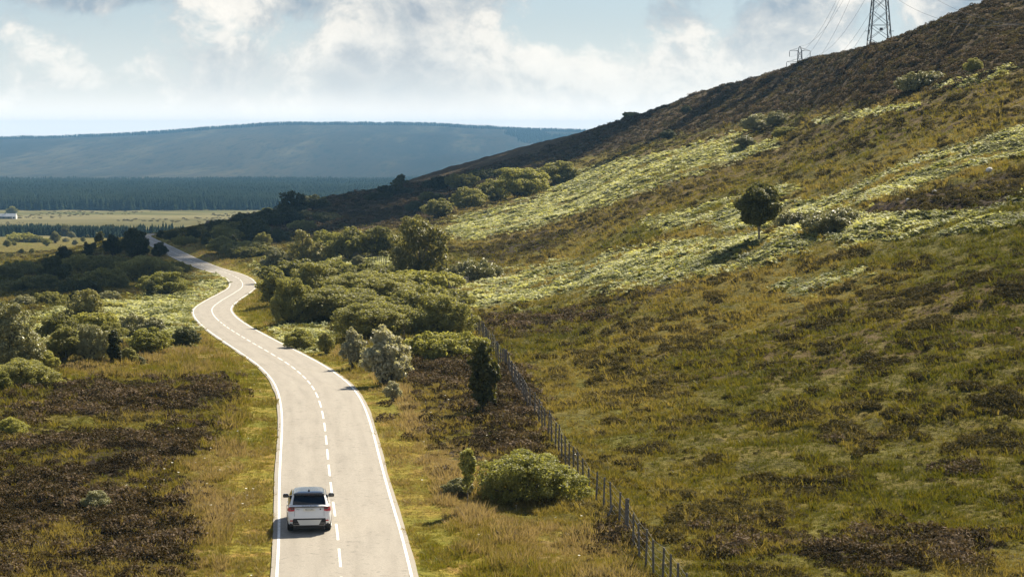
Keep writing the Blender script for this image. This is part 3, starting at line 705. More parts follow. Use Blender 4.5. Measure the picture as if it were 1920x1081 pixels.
x2, y2, z2 = sample(2200000, 150, 800, 0.26); k2 = mask(Z_BRACKEN, x2, y2, z2, feather=6) > 0; k2 &= (fbm(x2 / 4, y2 / 7, 171, 3) < 0.57) & (fbm(x2 / 16, y2 / 4.5, 177, 3) < 0.62)
x, y, z, small = x2[k2], y2[k2], z2[k2], fbm(x2[k2] / 1.6, y2[k2] / 2.6, 151, 3); keep = np.abs(road_off(x, y)) > 3.6
go('bracken_understorey', np.ones(len(x), bool), S_BRACK, 0.205, np.clip(0.5 + (small - .5) * 2.4 + rng.normal(0, 0.2, len(x)), 0, 1), 1.1, 0.25)
# umbel flowers on the verges
def umbel():
    b = MB(); b.tube([(0, 0, 0), (0.02, 0, 0.4), (0.03, 0.01, 0.72)], [0.008, 0.007, 0.006], 3, False)
    for i in range(5):
        a_ = i * 1.2566; cx, cy = 0.03 + 0.075 * math.cos(a_), 0.01 + 0.075 * math.sin(a_)
        b.add([(cx - .045, cy - .03, .76), (cx + .045, cy - .03, .77), (cx + .04, cy + .04, .78), (cx - .04, cy + .04, .77)], [(0, 1, 2, 3)])
    return b.mesh('umbel_flower', M_FLOWER)
fp = []
for (fu, fv, su, sv, n) in ((465, 955, 30, 25, 42), (350, 890, 50, 30, 26), (430, 800, 60, 50, 22), (455, 700, 40, 20, 16), (830, 860, 40, 40, 26), (860, 800, 60, 40, 26), (1000, 845, 60, 30, 22), (960, 960, 120, 60, 22), (480, 1040, 20, 30, 14)):
    for i in range(n):
        q = at(rng.normal(fu, su), rng.normal(fv, sv))
        if abs(road_off(q[0], q[1])) > 3.6 and rng.uniform() < .6: fp.append(q)
fp = np.array(fp); scatter('umbel_flowers', fp, rng.uniform(0.28, 0.50, len(fp)), rng.uniform(0, 6.28, len(fp)), rng.uniform(size=len(fp)), [source(umbel())])

# ------------------------------------------------------------------ far conifers (woods that read as one mass)
def conifer(name, seed, tiers=5):
    r = random.Random(seed); V = [(0, 0, 0)]; Fc = []; a = []
    V = []
    for i in range(tiers):
        z0 = 0.08 + 0.80 * i / tiers; z1 = min(1.0, z0 + 0.34); rr = 0.19 * (1 - i / (tiers + 0.6)); k = len(V); n = 9
        for j in range(n):
            th = 6.283 * j / n + i; q = rr * (1.15 if j % 2 else 0.62) * r.uniform(0.8, 1.2); V.append((q * math.cos(th), q * math.sin(th), z0 - (0.03 if j % 2 else 0)))
        V.append((0, 0, z1))
        for j in range(n): Fc.append((k + j, k + (j + 1) % n, k + n)); a.append(r.random())
    k = len(V)
    V += [(.015, 0, -.05), (-.01, .012, -.05), (-.01, -.012, -.05), (0, 0, .5)]; Fc += [(k, k + 1, k + 3), (k + 1, k + 2, k + 3), (k + 2, k, k + 3)]; a += [0, 0, 0]
    return mesh(name, V, np.array(Fc), M_CONIFER, False, {'leafvar': ('FACE', a)})
S_CON = [source(conifer('conifer', i)) for i in range(3)]
def wood(name, X, Y, h0, h1, wide=1.0):
    n = len(X); Zg = ground(X, Y) - 0.2; h = rng.uniform(h0, h1, n) * (0.85 + 0.3 * vnoise(X / 60, Y / 60, 3))
    scatter(name, np.stack([X, Y, Zg], -1), h * wide, rng.uniform(0, 6.28, n), np.clip(vnoise(X / 45, Y / 70, 9) * 0.6 + rng.uniform(0, 0.4, n), 0, 1), S_CON, 0.02, h)
n = 60000
Y = np.exp(rng.uniform(math.log(2500), math.log(4750), n)); U = rng.uniform(-700, 1250, n); X = (U - 960) / F * Y
front = 2500 + 130 * (vnoise(X / 160, X * 0, 4) - 0.4) + 40 * vnoise(X / 30, X * 0, 6)
gap = (np.abs(((U + 30 * vnoise(Y / 300, Y * 0, 5)) % 310) - 90) < 4) & (Y < 3000)
k = (Y > front) & ~gap & (U < 1100)
wood('conifer_plantation', X[k], Y[k], 11, 16, 1.45)
n = 4200
U = rng.uniform(-500, 345, n); Y = rng.uniform(1400, 1530, n) + 40 * np.sin(U / 40); X = (U - 960) / F * Y
k = (rng.uniform(size=n) < np.interp(U, [190, 240, 345], [1, 0.35, 0.2]))
wood('conifer_shelter_belt', X[k], Y[k], 5.0, 8.5, 1.25)
n = 5000
Y = np.exp(rng.uniform(math.log(1360), math.log(2480), n)); X = rng.uniform(-.30, .05, n) * Y; k = (vnoise(X / 60, Y / 140, 44) > 0.55) & (np.abs(Y - 1460) > 90)
scatter('valley_scrub', np.stack([X[k], Y[k], ground(X[k], Y[k]) - .1], -1), rng.uniform(2, 5.5, k.sum()), rng.uniform(0, 6.28, k.sum()), rng.uniform(0, .5, k.sum()), S_TUSS, 0.05)
n = 9000
U = rng.uniform(-300, 1300, n); Y = rng.uniform(8850, 9150, n); X = (U - 960) / F * Y
n2 = 9000
U2 = rng.uniform(740, 1300, n2); Y2 = rng.uniform(7300, 8950, n2); X2 = (U2 - 960) / F * Y2
k2 = (vnoise(X2 / 420, Y2 / 700, 19) + (U2 - 900) / 900 > 0.74)
wood('crest_conifers', np.concatenate([X, X2[k2]]), np.concatenate([Y, Y2[k2]]), 9, 17, 1.3)

# ------------------------------------------------------------------ bushes and trees
def stems(name, tips, mat, r0=0.035, seed=0):
    r = random.Random(seed); b = MB()
    for (x1, y1, z1) in tips:
        mx, my = x1 * 0.35 + r.uniform(-.03, .03), y1 * 0.35 + r.uniform(-.03, .03)
        b.tube([(x1 * .08, y1 * .08, -0.06), (mx, my, z1 * 0.5), (x1, y1, z1)], [r0, r0 * 0.7, r0 * 0.2], 5, False)
    return b.mesh(name, mat)
SHAPES = {}
def shape(key, lobes, n, size, seed, tips=None, r0=0.03, bark=None, **kw):
    SHAPES[key] = (leaf_cloud('foliage_' + key, lobes, n, size, M_GORSE, seed, **kw), stems('stems_' + key, tips or [(l[0], l[1], l[2]) for l in lobes], bark or M_BARK, r0, seed))
def dome(seed, h, k=9, inner=0.30):
    r = random.Random(seed); L = [(0, 0, h * .42, .30, .30, h * .52)]
    for i in range(k):
        th = 6.283 * (i + r.uniform(-.3, .3)) / k; rr = r.uniform(.22, .34); q = r.uniform(.13, .21)
        L.append((rr * math.cos(th), rr * math.sin(th), h * r.uniform(.22, .50), q, q, min(q, h * .5) * r.uniform(.9, 1.25)))
    for i in range(4):
        th = r.uniform(0, 6.28); rr = r.uniform(.05, .2); q = r.uniform(.12, .18); L.append((rr * math.cos(th), rr * math.sin(th), h * r.uniform(.6, .8), q, q, h * .26))
    return L
shape('flat1', dome(1, .36, 11), 17000, .019, 1); shape('flat2', dome(2, .40, 10), 17000, .019, 2); shape('flat3', dome(8, .32, 13), 17000, .019, 8)
shape('dome1', dome(3, .60), 17000, .020, 3); shape('dome2', dome(4, .66), 17000, .020, 4); shape('dome3', dome(9, .55, 8), 17000, .020, 9)
shape('round1', dome(5, .92, 8), 17000, .023, 5); shape('round2', dome(6, 1.0, 9), 17000, .023, 6)
shape('tall1', [(0, 0, .35, .36, .36, .40), (.12, .05, .75, .32, .32, .40), (-.12, .06, 1.0, .26, .26, .36), (.05, -.1, 1.25, .20, .2, .28), (-.2, -.1, .55, .24, .24, .35), (.22, -.08, .45, .2, .2, .32)], 8000, .04, 7)
shape('column1', [(0, 0, .45, .34, .34, .50), (.06, .05, 1.0, .36, .34, .55), (-.08, .0, 1.5, .30, .3, .50), (.05, -.03, 1.95, .2, .2, .42), (-.2, 0, .9, .18, .2, .35), (.2, .1, 1.4, .2, .16, .36)], 9000, .055, 10)
shape('fine1', dome(3, .50, 14), 34000, .0135, 31); shape('fine2', dome(14, .62, 12), 30000, .015, 32)
shape('willow1', dome(15, 1.05, 10), 12000, .030, 33, droop=-0.6, aspect=2.4)
SHAPES_BY = [('flat', .44), ('dome', .78), ('round', 1.15), ('tall', 1.75), ('column', 9)]
LEAF = {'gorse': M_GORSE, 'broom': M_BROOM, 'willow': M_WILLOW, 'silver': M_SILVER, 'dark': M_DARK, 'oak': M_OAK, 'birch': M_BIRCH}
HGT = {}
for k_, (fm, sm) in SHAPES.items():
    co = np.zeros(len(fm.vertices) * 3, np.float32); fm.vertices.foreach_get('co', co); co = co.reshape(-1, 3)
    HGT[k_] = (float(np.percentile(co[:, 2], 99.5)), float(np.percentile(np.abs(co[:, 0]), 99)) * 2)
def set_mat(o, m):
    o.material_slots[0].link = 'OBJECT'; o.material_slots[0].material = m
pick = random.Random(5)
def bush(u, v, w, h, leaf, name, label, group, key=None, cat='bush'):
    X, Yd, Zg = at(u, v)
    wm = w / F * Yd; hm = h / F * Yd
    Yc = Yd + 0.35 * wm; Xc = X * Yc / Yd; Zc = float(ground(Xc, Yc)) - 0.05
    if key is None:
        fam = next(k for k, lim in SHAPES_BY if h / w < lim); key = pick.choice([k for k in SHAPES if k.startswith(fam)])
    fm, sm = SHAPES[key]; hh, ww = HGT[key]
    t = thing(name, label, cat, (Xc, Yc, Zc), pick.uniform(0, 6.283) if key not in ('fine1', 'willow1') else pick.uniform(-.4, .4), group)
    s = wm / ww; sz = hm / hh
    f = obj('foliage', fm, t, scale=(s, s, sz)); set_mat(f, LEAF[leaf])
    obj('stem', sm, t, scale=(s, s, sz))
    return t
G1 = 'scrub bushes right of the road'; G2 = 'scrub bushes left of the road'; G3 = 'bushes on the hillside'; G4 = 'shaded bushes in the hollow left of the road'; G5 = 'shaded bushes right of the far road'; G6 = 'bushes on the valley floor'
BUSHES = [
 # beside the fence and the near road, right
 (994, 944, 176, 84, 'broom', 'gorse_bush', 'broad light green bush against the wire fence, behind the foreground grass', G1, 'fine1'),
 (858, 930, 52, 30, 'willow', 'low_bush', 'low grey-green bush at the foot of the thin sapling', G1, None),
 (725, 724, 84, 98, 'silver', 'willow_bush', 'tallest silvery-leaved bush on the right verge of the road', G1, 'willow1'),
 (664, 692, 46, 66, 'silver', 'willow_bush', 'silvery bush just left of the tallest silvery bush', G1, 'willow1'),
 (738, 754, 38, 34, 'silver', 'willow_bush', 'small pale bush in front of the tallest silvery bush', G1, 'round1'),
 (612, 664, 38, 36, 'gorse', 'gorse_bush', 'small green bush on the verge left of the silvery bushes', G1, None),
 (840, 674, 128, 44, 'broom', 'gorse_bush', 'low bright green bush spreading over heather behind the dark slender tree', G1, None),
 (826, 634, 116, 72, 'gorse', 'gorse_bush', 'dark rounded bush ending the thicket at the wire fence', G1, 'fine2'),
 (712, 636, 160, 58, 'gorse', 'gorse_bush', 'long sloping bush at the front of the thicket, left of the dark rounded one', G1, 'fine1'),
 (640, 602, 190, 54, 'gorse', 'gorse_bush', 'wide bush in the second rank of the thicket beside the road bend', G1, 'fine1'),
 (805, 590, 140, 46, 'gorse', 'gorse_bush', 'wide bush in the second rank of the thicket nearest the fence', G1, None),
 (545, 612, 78, 80, 'gorse', 'gorse_bush', 'steep dark bush at the road end of the thicket', G1, 'fine2'),
 (590, 570, 120, 66, 'gorse', 'gorse_bush', 'high rounded bush behind the steep dark bush by the road', G1, 'fine2'),
 (515, 580, 56, 66, 'gorse', 'gorse_bush', 'bush hanging over the outside of the road bend', G1, None),
 (700, 566, 170, 52, 'gorse', 'gorse_bush', 'third-rank bush in the middle of the thicket', G1, 'fine1'),
 (790, 552, 130, 40, 'broom', 'gorse_bush', 'yellow-green bush in front of the big drooping birch', G1, None),
 (655, 535, 120, 40, 'gorse', 'gorse_bush', 'bush at the back of the thicket left of the big birch', G1, None),
 (560, 535, 130, 40, 'gorse', 'gorse_bush', 'bush at the back of the thicket under the two-headed tree', G1, None),
 (622, 515, 60, 26, 'broom', 'gorse_bush', 'small bush right of the two-headed tree foot', G1, None),
 (725, 520, 80, 24, 'gorse', 'gorse_bush', 'low bush at the left foot of the big birch', G1, None),
 (888, 532, 98, 40, 'willow', 'willow_bush', 'grey-green bush right of the big birch above the pale gate', G1, None),
 (519, 518, 54, 46, 'willow', 'willow_bush', 'grey rounded bush left of the two-headed tree', G1, 'round2'),
 (670, 508, 28, 24, 'willow', 'willow_bush', 'small round grey bush before the far fence posts', G1, None),
 (615, 487, 72, 48, 'broom', 'gorse_bush', 'sunlit bush behind the two-headed tree', G1, None),
 (660, 490, 80, 56, 'gorse', 'gorse_bush', 'sunlit high bush with bare stems behind the far fence posts', G1, None),
 (706, 484, 76, 50, 'gorse', 'gorse_bush', 'sunlit bush touching the left side of the big birch', G1, None),
 (560, 655, 60, 34, 'broom', 'gorse_bush', 'ferny low bush on the right verge below the thicket', G1, None),
 # hillside
 (1720, 170, 80, 34, 'willow', 'gorse_bush', 'largest lone bush high on the dark upper hillside', G3, None),
 (1825, 143, 34, 26, 'gorse', 'gorse_bush', 'small yellowish bush right of the largest lone hillside bush', G3, None),
 (1420, 247, 58, 30, 'willow', 'gorse_bush', 'left half of the pair of grey bushes on the hillside bracken', G3, None),
 (1456, 238, 44, 28, 'willow', 'gorse_bush', 'right half of the pair of grey bushes on the hillside bracken', G3, None),
 (1475, 254, 56, 18, 'gorse', 'gorse_bush', 'low green bush below the pair of grey hillside bushes', G3, None),
 (1397, 273, 40, 18, 'willow', 'gorse_bush', 'low grey bush farthest downhill of the bracken cluster', G3, None),
 (1255, 266, 32, 18, 'dark', 'gorse_bush', 'small dark bush alone midway up the bracken slope', G3, None),
 (1287, 211, 20, 15, 'dark', 'gorse_bush', 'small bush breaking the hill skyline', G3, None),
 (1560, 444, 104, 40, 'willow', 'willow_bush', 'thin grey thicket right of the round lone tree', G3, 'flat2'),
 (1490, 432, 70, 30, 'willow', 'willow_bush', 'grey-green bush just right of the round lone tree trunk', G3, None),
 (1185, 200, 30, 10, 'gorse', 'gorse_bush', 'low bush in the brown heather below the skyline bush', G3, None),
 (975, 376, 104, 50, 'broom', 'gorse_bush', 'biggest sunlit bush of the hillside row', G3, 'fine2'),
 (1045, 347, 86, 38, 'gorse', 'gorse_bush', 'uppermost sunlit bush of the hillside row', G3, None),
 (925, 382, 60, 40, 'gorse', 'gorse_bush', 'sunlit bush left of the biggest one in the hillside row', G3, None),
 (880, 394, 66, 36, 'gorse', 'gorse_bush', 'middle sunlit bush of the hillside row', G3, None),
 (822, 410, 56, 32, 'gorse', 'gorse_bush', 'lowest sunlit bush of the hillside row above the big birch', G3, None),
 (780, 402, 40, 20, 'dark', 'gorse_bush', 'shaded bush at the lower end of the hillside row', G3, None),
 (808, 380, 46, 16, 'gorse', 'gorse_bush', 'half-lit bush behind the lowest sunlit bush', G3, None),
 (868, 352, 56, 24, 'gorse', 'gorse_bush', 'shaded bush uphill behind the middle of the hillside row', G3, None),
 (905, 340, 50, 20, 'dark', 'gorse_bush', 'topmost shaded bush behind the hillside row', G3, None),
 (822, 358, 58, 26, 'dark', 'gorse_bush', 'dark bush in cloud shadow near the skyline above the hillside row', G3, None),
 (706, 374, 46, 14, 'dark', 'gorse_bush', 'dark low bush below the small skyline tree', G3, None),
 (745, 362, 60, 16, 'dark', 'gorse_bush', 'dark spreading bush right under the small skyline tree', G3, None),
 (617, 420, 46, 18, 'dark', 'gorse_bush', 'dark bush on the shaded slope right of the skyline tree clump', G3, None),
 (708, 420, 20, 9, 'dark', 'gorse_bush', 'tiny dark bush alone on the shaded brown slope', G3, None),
 (960, 330, 50, 12, 'gorse', 'gorse_bush', 'low shaded bush uphill of the biggest sunlit bush', G3, None),
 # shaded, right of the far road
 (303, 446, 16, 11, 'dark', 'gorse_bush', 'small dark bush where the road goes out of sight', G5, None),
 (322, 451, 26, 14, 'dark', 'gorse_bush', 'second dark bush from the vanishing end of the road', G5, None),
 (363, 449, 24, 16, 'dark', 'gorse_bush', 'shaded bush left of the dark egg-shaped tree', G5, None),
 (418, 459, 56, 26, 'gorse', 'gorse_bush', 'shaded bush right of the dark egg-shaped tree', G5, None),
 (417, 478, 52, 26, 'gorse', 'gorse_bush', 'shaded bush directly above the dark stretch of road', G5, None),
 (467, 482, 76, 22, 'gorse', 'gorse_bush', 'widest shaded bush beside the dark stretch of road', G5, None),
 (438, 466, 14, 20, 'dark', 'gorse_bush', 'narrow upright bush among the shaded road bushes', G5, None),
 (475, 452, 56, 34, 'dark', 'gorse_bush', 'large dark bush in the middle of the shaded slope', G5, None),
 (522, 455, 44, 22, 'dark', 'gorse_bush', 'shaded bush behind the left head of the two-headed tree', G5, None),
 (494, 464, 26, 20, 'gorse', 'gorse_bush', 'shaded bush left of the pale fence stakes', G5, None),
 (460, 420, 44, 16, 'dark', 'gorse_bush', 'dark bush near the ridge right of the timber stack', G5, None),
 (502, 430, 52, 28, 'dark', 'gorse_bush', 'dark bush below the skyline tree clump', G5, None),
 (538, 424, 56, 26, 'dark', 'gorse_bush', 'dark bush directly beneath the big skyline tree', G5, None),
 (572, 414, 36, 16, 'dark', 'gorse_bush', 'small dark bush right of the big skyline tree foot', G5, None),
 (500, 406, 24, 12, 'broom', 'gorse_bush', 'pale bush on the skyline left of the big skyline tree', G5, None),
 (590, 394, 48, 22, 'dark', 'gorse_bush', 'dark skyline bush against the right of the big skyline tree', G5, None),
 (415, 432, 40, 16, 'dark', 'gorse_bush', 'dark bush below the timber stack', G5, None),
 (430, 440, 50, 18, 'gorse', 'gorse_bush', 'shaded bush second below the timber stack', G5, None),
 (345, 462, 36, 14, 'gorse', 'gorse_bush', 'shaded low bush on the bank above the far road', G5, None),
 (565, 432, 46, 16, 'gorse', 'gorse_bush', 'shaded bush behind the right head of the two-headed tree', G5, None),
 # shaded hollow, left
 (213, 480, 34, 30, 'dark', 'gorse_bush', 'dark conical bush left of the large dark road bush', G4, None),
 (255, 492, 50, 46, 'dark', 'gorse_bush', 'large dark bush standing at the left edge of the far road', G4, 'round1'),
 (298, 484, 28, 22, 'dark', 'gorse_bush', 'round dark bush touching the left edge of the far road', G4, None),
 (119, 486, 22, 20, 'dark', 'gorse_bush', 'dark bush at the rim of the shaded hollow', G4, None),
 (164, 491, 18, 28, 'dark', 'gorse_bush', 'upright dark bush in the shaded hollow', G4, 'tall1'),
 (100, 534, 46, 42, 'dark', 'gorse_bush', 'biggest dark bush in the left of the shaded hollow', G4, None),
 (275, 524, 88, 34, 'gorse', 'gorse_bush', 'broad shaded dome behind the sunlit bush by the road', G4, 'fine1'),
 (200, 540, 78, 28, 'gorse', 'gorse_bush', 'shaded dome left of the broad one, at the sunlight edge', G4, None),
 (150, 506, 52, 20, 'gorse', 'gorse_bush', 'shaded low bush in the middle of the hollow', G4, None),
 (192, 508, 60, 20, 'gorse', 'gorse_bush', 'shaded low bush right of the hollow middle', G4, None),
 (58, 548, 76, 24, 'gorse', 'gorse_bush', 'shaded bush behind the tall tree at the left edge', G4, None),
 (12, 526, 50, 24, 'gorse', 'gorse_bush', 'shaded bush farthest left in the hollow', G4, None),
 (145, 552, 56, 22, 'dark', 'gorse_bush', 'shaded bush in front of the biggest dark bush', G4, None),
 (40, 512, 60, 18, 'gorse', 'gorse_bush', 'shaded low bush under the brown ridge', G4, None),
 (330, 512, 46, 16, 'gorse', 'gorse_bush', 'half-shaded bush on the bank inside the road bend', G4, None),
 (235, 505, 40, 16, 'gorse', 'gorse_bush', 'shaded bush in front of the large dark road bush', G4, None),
 # sunlit, left
 (310, 556, 84, 40, 'broom', 'gorse_bush', 'sunlit yellow-green bush inside the road bend', G2, 'fine2'),
 (283, 559, 18, 28, 'dark', 'juniper_bush', 'dark upright bush at the left end of the sunlit bush inside the bend', G2, 'tall1'),
 (207, 562, 42, 15, 'willow', 'willow_bush', 'round grey-olive bush on the edge of the bracken meadow', G2, None),
 (208, 578, 46, 12, 'broom', 'gorse_bush', 'low flat bush in the bracken meadow', G2, None),
 (140, 566, 22, 20, 'dark', 'gorse_bush', 'dark pointed bush behind the spreading tree', G2, None),
 (95, 577, 60, 24, 'gorse', 'gorse_bush', 'sunlit bush behind the bracken left of the spreading tree', G2, None),
 (45, 578, 40, 20, 'willow', 'willow_bush', 'pale grey bush right of the tall left-edge tree top', G2, None),
 (113, 644, 74, 46, 'gorse', 'gorse_bush', 'bush in front of the spreading tree, left', G2, None),
 (170, 626, 80, 32, 'broom', 'gorse_bush', 'yellowish bush in front of the spreading tree, right', G2, None),
 (170, 684, 70, 62, 'willow', 'willow_bush', 'large rounded grey willow bush left of the black-green column', G2, 'fine2'),
 (120, 684, 62, 58, 'gorse', 'gorse_bush', 'bush between the grey willow and the yellow bush', G2, None),
 (248, 634, 60, 40, 'willow', 'willow_bush', 'grey-olive bush behind the black-green column', G2, None),
 (290, 644, 56, 46, 'willow', 'willow_bush', 'loose grey bush nearest the bracken meadow', G2, None),
 (280, 668, 76, 46, 'broom', 'gorse_bush', 'yellow-green bush right of the black-green column', G2, None),
 (242, 684, 34, 28, 'gorse', 'gorse_bush', 'small bush touching the black-green column', G2, None),
 (264, 684, 18, 16, 'willow', 'willow_bush', 'smallest bush at the front of the left thicket', G2, None),
 (85, 694, 50, 34, 'broom', 'broom_bush', 'bright yellow bush at the foot of the left thicket', G2, None),
 (48, 680, 30, 28, 'willow', 'willow_bush', 'pale bush between the tall left tree and the yellow bush', G2, None),
 (45, 726, 114, 50, 'gorse', 'gorse_bush', 'light green mound of a bush at the left edge', G2, 'fine1'),
 (2, 738, 38, 34, 'broom', 'gorse_bush', 'small bush cut by the left edge in front of the mound', G2, None),
 (345, 654, 54, 34, 'dark', 'gorse_bush', 'dark low bush alone near the left road edge', G2, None),
 (20, 814, 62, 36, 'broom', 'gorse_bush', 'bush at the left edge between the heather patches', G2, None),
 (180, 964, 54, 34, 'willow', 'gorse_bush', 'single small bush within the near dark heather', G2, 'fine2'),
 (210, 640, 50, 30, 'gorse', 'gorse_bush', 'bush behind the top of the black-green column', G2, None),
 # valley floor
 (14, 464, 16, 14, 'gorse', 'thorn_bush', 'leftmost dark round bush on the valley floor', G6, None),
 (27, 461, 11, 9, 'gorse', 'thorn_bush', 'small bush right of the leftmost valley bush', G6, None),
 (88, 459, 17, 14, 'broom', 'thorn_bush', 'pale round bush alone on the valley floor', G6, None),
 (104, 456, 20, 20, 'gorse', 'thorn_bush', 'dark bush right of the pale round valley bush', G6, None),
 (134, 446, 16, 12, 'willow', 'thorn_bush', 'grey bush under the shelter belt on the valley floor', G6, None),
 (122, 445, 18, 22, 'gorse', 'thorn_bush', 'tall dark bush standing before the shelter belt', G6, None),
 (140, 457, 13, 11, 'willow', 'thorn_bush', 'pale low valley bush left of the narrow dark one', G6, None),
 (156, 454, 9, 10, 'gorse', 'thorn_bush', 'narrow dark valley bush', G6, None),
 (164, 447, 8, 7, 'gorse', 'thorn_bush', 'tiny valley bush right of the narrow dark one', G6, None),
 (123, 455, 14, 8, 'willow', 'thorn_bush', 'flat pale valley bush between two dark ones', G6, None),
 (41, 476, 12, 9, 'gorse', 'thorn_bush', 'valley bush above the brown ridge, middle of three', G6, None),
 (60, 474, 11, 9, 'gorse', 'thorn_bush', 'valley bush above the brown ridge, right of three', G6, None),
 (20, 482, 15, 10, 'gorse', 'thorn_bush', 'valley bush above the brown ridge, left of three', G6, None),
 (38, 453, 52, 16, 'broom', 'thorn_bush', 'wide pale scrub mound on the valley floor', G6, None),
 (66, 454, 32, 14, 'gorse', 'thorn_bush', 'scrub mound right of the wide pale one', G6, None),
]
for u, v, w, h, leaf, name, label, group, key in BUSHES:
    k_ = {G4: 1.34, G5: 1.26, G1: 1.12, G2: 1.12}.get(group, 1.06)
    bush(u, v, w * k_, h * k_, leaf, name, label, group, key)

# trees: trunk, limbs and crown of their own
def tree(u, v, h, crown, n, size, leaf, name, label, trunk_r, limbs, group=None, bark=None, seed=1, **kw):
    """crown lobes and limbs in units of the tree's height"""
    X, Yd, Zg = at(u, v); hm = h / F * Yd
    t = thing(name, label, 'tree', (X, Yd, Zg - 0.1), 0.0, group, None)
    tb = MB(); top = limbs[0]
    tb.tube([(0, 0, -0.02)] + [tuple(p) for p in top], [trunk_r * q for q in np.linspace(1.0, 0.3, len(top) + 1)], 8)
    o = obj('trunk', tb.mesh('trunk', bark or M_BARK, True), t, scale=(hm,) * 3)
    for i, lm in enumerate(limbs[1:]):
        b = MB(); b.tube(lm, [trunk_r * q for q in np.linspace(0.5, 0.12, len(lm))], 6); obj('limb', b.mesh('limb', bark or M_BARK, True), t, scale=(hm,) * 3)
    kw.setdefault('sub', 110); kw.setdefault('subz', -2.0)
    c = obj('crown', leaf_cloud('crown', crown, n, size, LEAF[leaf], seed, **{'loose': 1.12, **kw}), t, scale=(hm,) * 3)
    return t
def ball_lobes(cx, cz, r, rz, k, q, seed):
    rr = random.Random(seed); L = [(cx, 0, cz, r * .72, r * .72, rz * .75)]
    for i in range(k):
        th = rr.uniform(0, 6.283); ph = math.asin(rr.uniform(-.75, 1)); s = rr.uniform(.55, .75)
        L.append((cx + r * s * math.cos(th) * math.cos(ph), r * s * math.sin(th) * math.cos(ph), cz + rz * s * math.sin(ph), r * q * rr.uniform(.8, 1.2), r * q * rr.uniform(.8, 1.2), rz * q * rr.uniform(.8, 1.2)))
    return L
def spread_limbs(z0, tips): return [[(0, 0, z0), (x * .45, y * .45, z0 + (z_ - z0) * .55), (x, y, z_)] for x, y, z_ in tips]
tree(1423, 460, 109, [(0, 0, .63, .29, .29, .29), (.04, .02, .76, .22, .22, .21), (-.10, 0, .58, .21, .21, .22), (.12, -.04, .57, .20, .20, .20)], 22000, .026, 'oak', 'rowan_tree', 'lone round-crowned tree on a bare trunk among hillside bracken', .030,
     [[(0.0, 0, .2), (.01, 0, .45), (0, 0, .75)]] + spread_limbs(.27, [(.2, .05, .62), (-.2, .06, .6), (.1, -.18, .66), (-.1, .15, .75), (.02, .12, .8)]), bark=M_PALEBARK, sub=170)
tree(786, 528, 130, [(0, 0, .72, .24, .22, .24), (-.16, .05, .58, .22, .2, .22), (.20, .03, .55, .22, .2, .26), (-.30, 0, .42, .18, .18, .22), (.05, -.1, .42, .26, .2, .25), (.30, .02, .35, .16, .16, .25), (-.12, -.08, .25, .22, .18, .22),
     (.12, -.05, .22, .24, .18, .22), (.05, .03, .86, .15, .14, .13), (.22, 0, .74, .16, .15, .17), (-.22, .02, .30, .2, .16, .2), (.36, 0, .2, .1, .1, .18)], 11500, .022, 'birch', 'birch_tree', 'big drooping birch rising behind the thicket', .028,
     [[(.01, 0, .3), (-.01, 0, .6), (.02, 0, .88)]] + spread_limbs(.2, [(.28, .05, .5), (-.25, .02, .5), (.2, -.1, .7), (-.15, .1, .68), (.1, .1, .8)]), droop=1.2, aspect=2.2, bark=M_PALEBARK, seed=2, loose=1.28)
tree(573, 506, 74, [(-.1, 0, .70, .22, .2, .27), (-.18, .03, .42, .22, .2, .25), (.20, .02, .55, .22, .2, .22), (.36, 0, .34, .2, .2, .22), (.05, -.05, .35, .26, .2, .25), (-.36, 0, .46, .13, .13, .18), (.12, 0, .2, .3, .2, .18), (-.08, 0, .88, .12, .12, .11)],
     10000, .028, 'birch', 'birch_tree', 'two-headed bushy tree beside the road bend, left of the big birch', .035, [[(0, 0, .3), (-.06, 0, .6), (-.1, 0, .85)]] + spread_limbs(.1, [(.22, .0, .6), (-.3, .0, .45), (.33, .03, .4)]), droop=0.8, aspect=2.0, seed=3, loose=1.2)
tree(905, 780, 136, [(0, 0, .3, .13, .13, .25), (.02, 0, .52, .17, .16, .25), (-.04, .02, .72, .14, .14, .22), (.02, 0, .88, .09, .09, .12), (-.12, 0, .45, .08, .08, .16), (.14, -.02, .4, .08, .08, .2), (.1, 0, .66, .09, .09, .16)],
     7500, .030, 'oak', 'alder_tree', 'slender dark tree between the road and the wire fence', .022, [[(0, 0, .3), (.01, 0, .6), (0, 0, .92)]] + spread_limbs(.15, [(.1, .02, .5), (-.1, .02, .5)]), seed=4)
tree(876, 964, 134, [(0, 0, .80, .10, .10, .16), (.01, 0, .62, .085, .085, .17), (-.015, 0, .45, .05, .05, .14), (.02, 0, .92, .06, .06, .08), (.05, .02, .76, .06, .06, .12), (-.06, .0, .84, .05, .05, .1)],
     1700, .032, 'broom', 'sapling_tree', 'thin leafy sapling on a bare stem in the foreground beside the light green bush', .013, [[(.005, 0, .3), (-.005, 0, .6), (.01, 0, .95)]] + spread_limbs(.4, [(.06, .02, .7), (-.05, .02, .75)]), seed=5)
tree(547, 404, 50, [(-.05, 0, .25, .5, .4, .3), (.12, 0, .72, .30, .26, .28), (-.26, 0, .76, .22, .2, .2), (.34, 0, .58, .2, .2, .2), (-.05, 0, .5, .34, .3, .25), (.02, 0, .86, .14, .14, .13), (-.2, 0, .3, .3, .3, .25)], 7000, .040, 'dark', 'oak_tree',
     'big dark tree clump on the skyline against the blue forest', .05, [[(0, 0, .3), (.05, 0, .6), (.1, 0, .85)]] + spread_limbs(.2, [(-.24, 0, .7), (.28, 0, .55)]), seed=6)
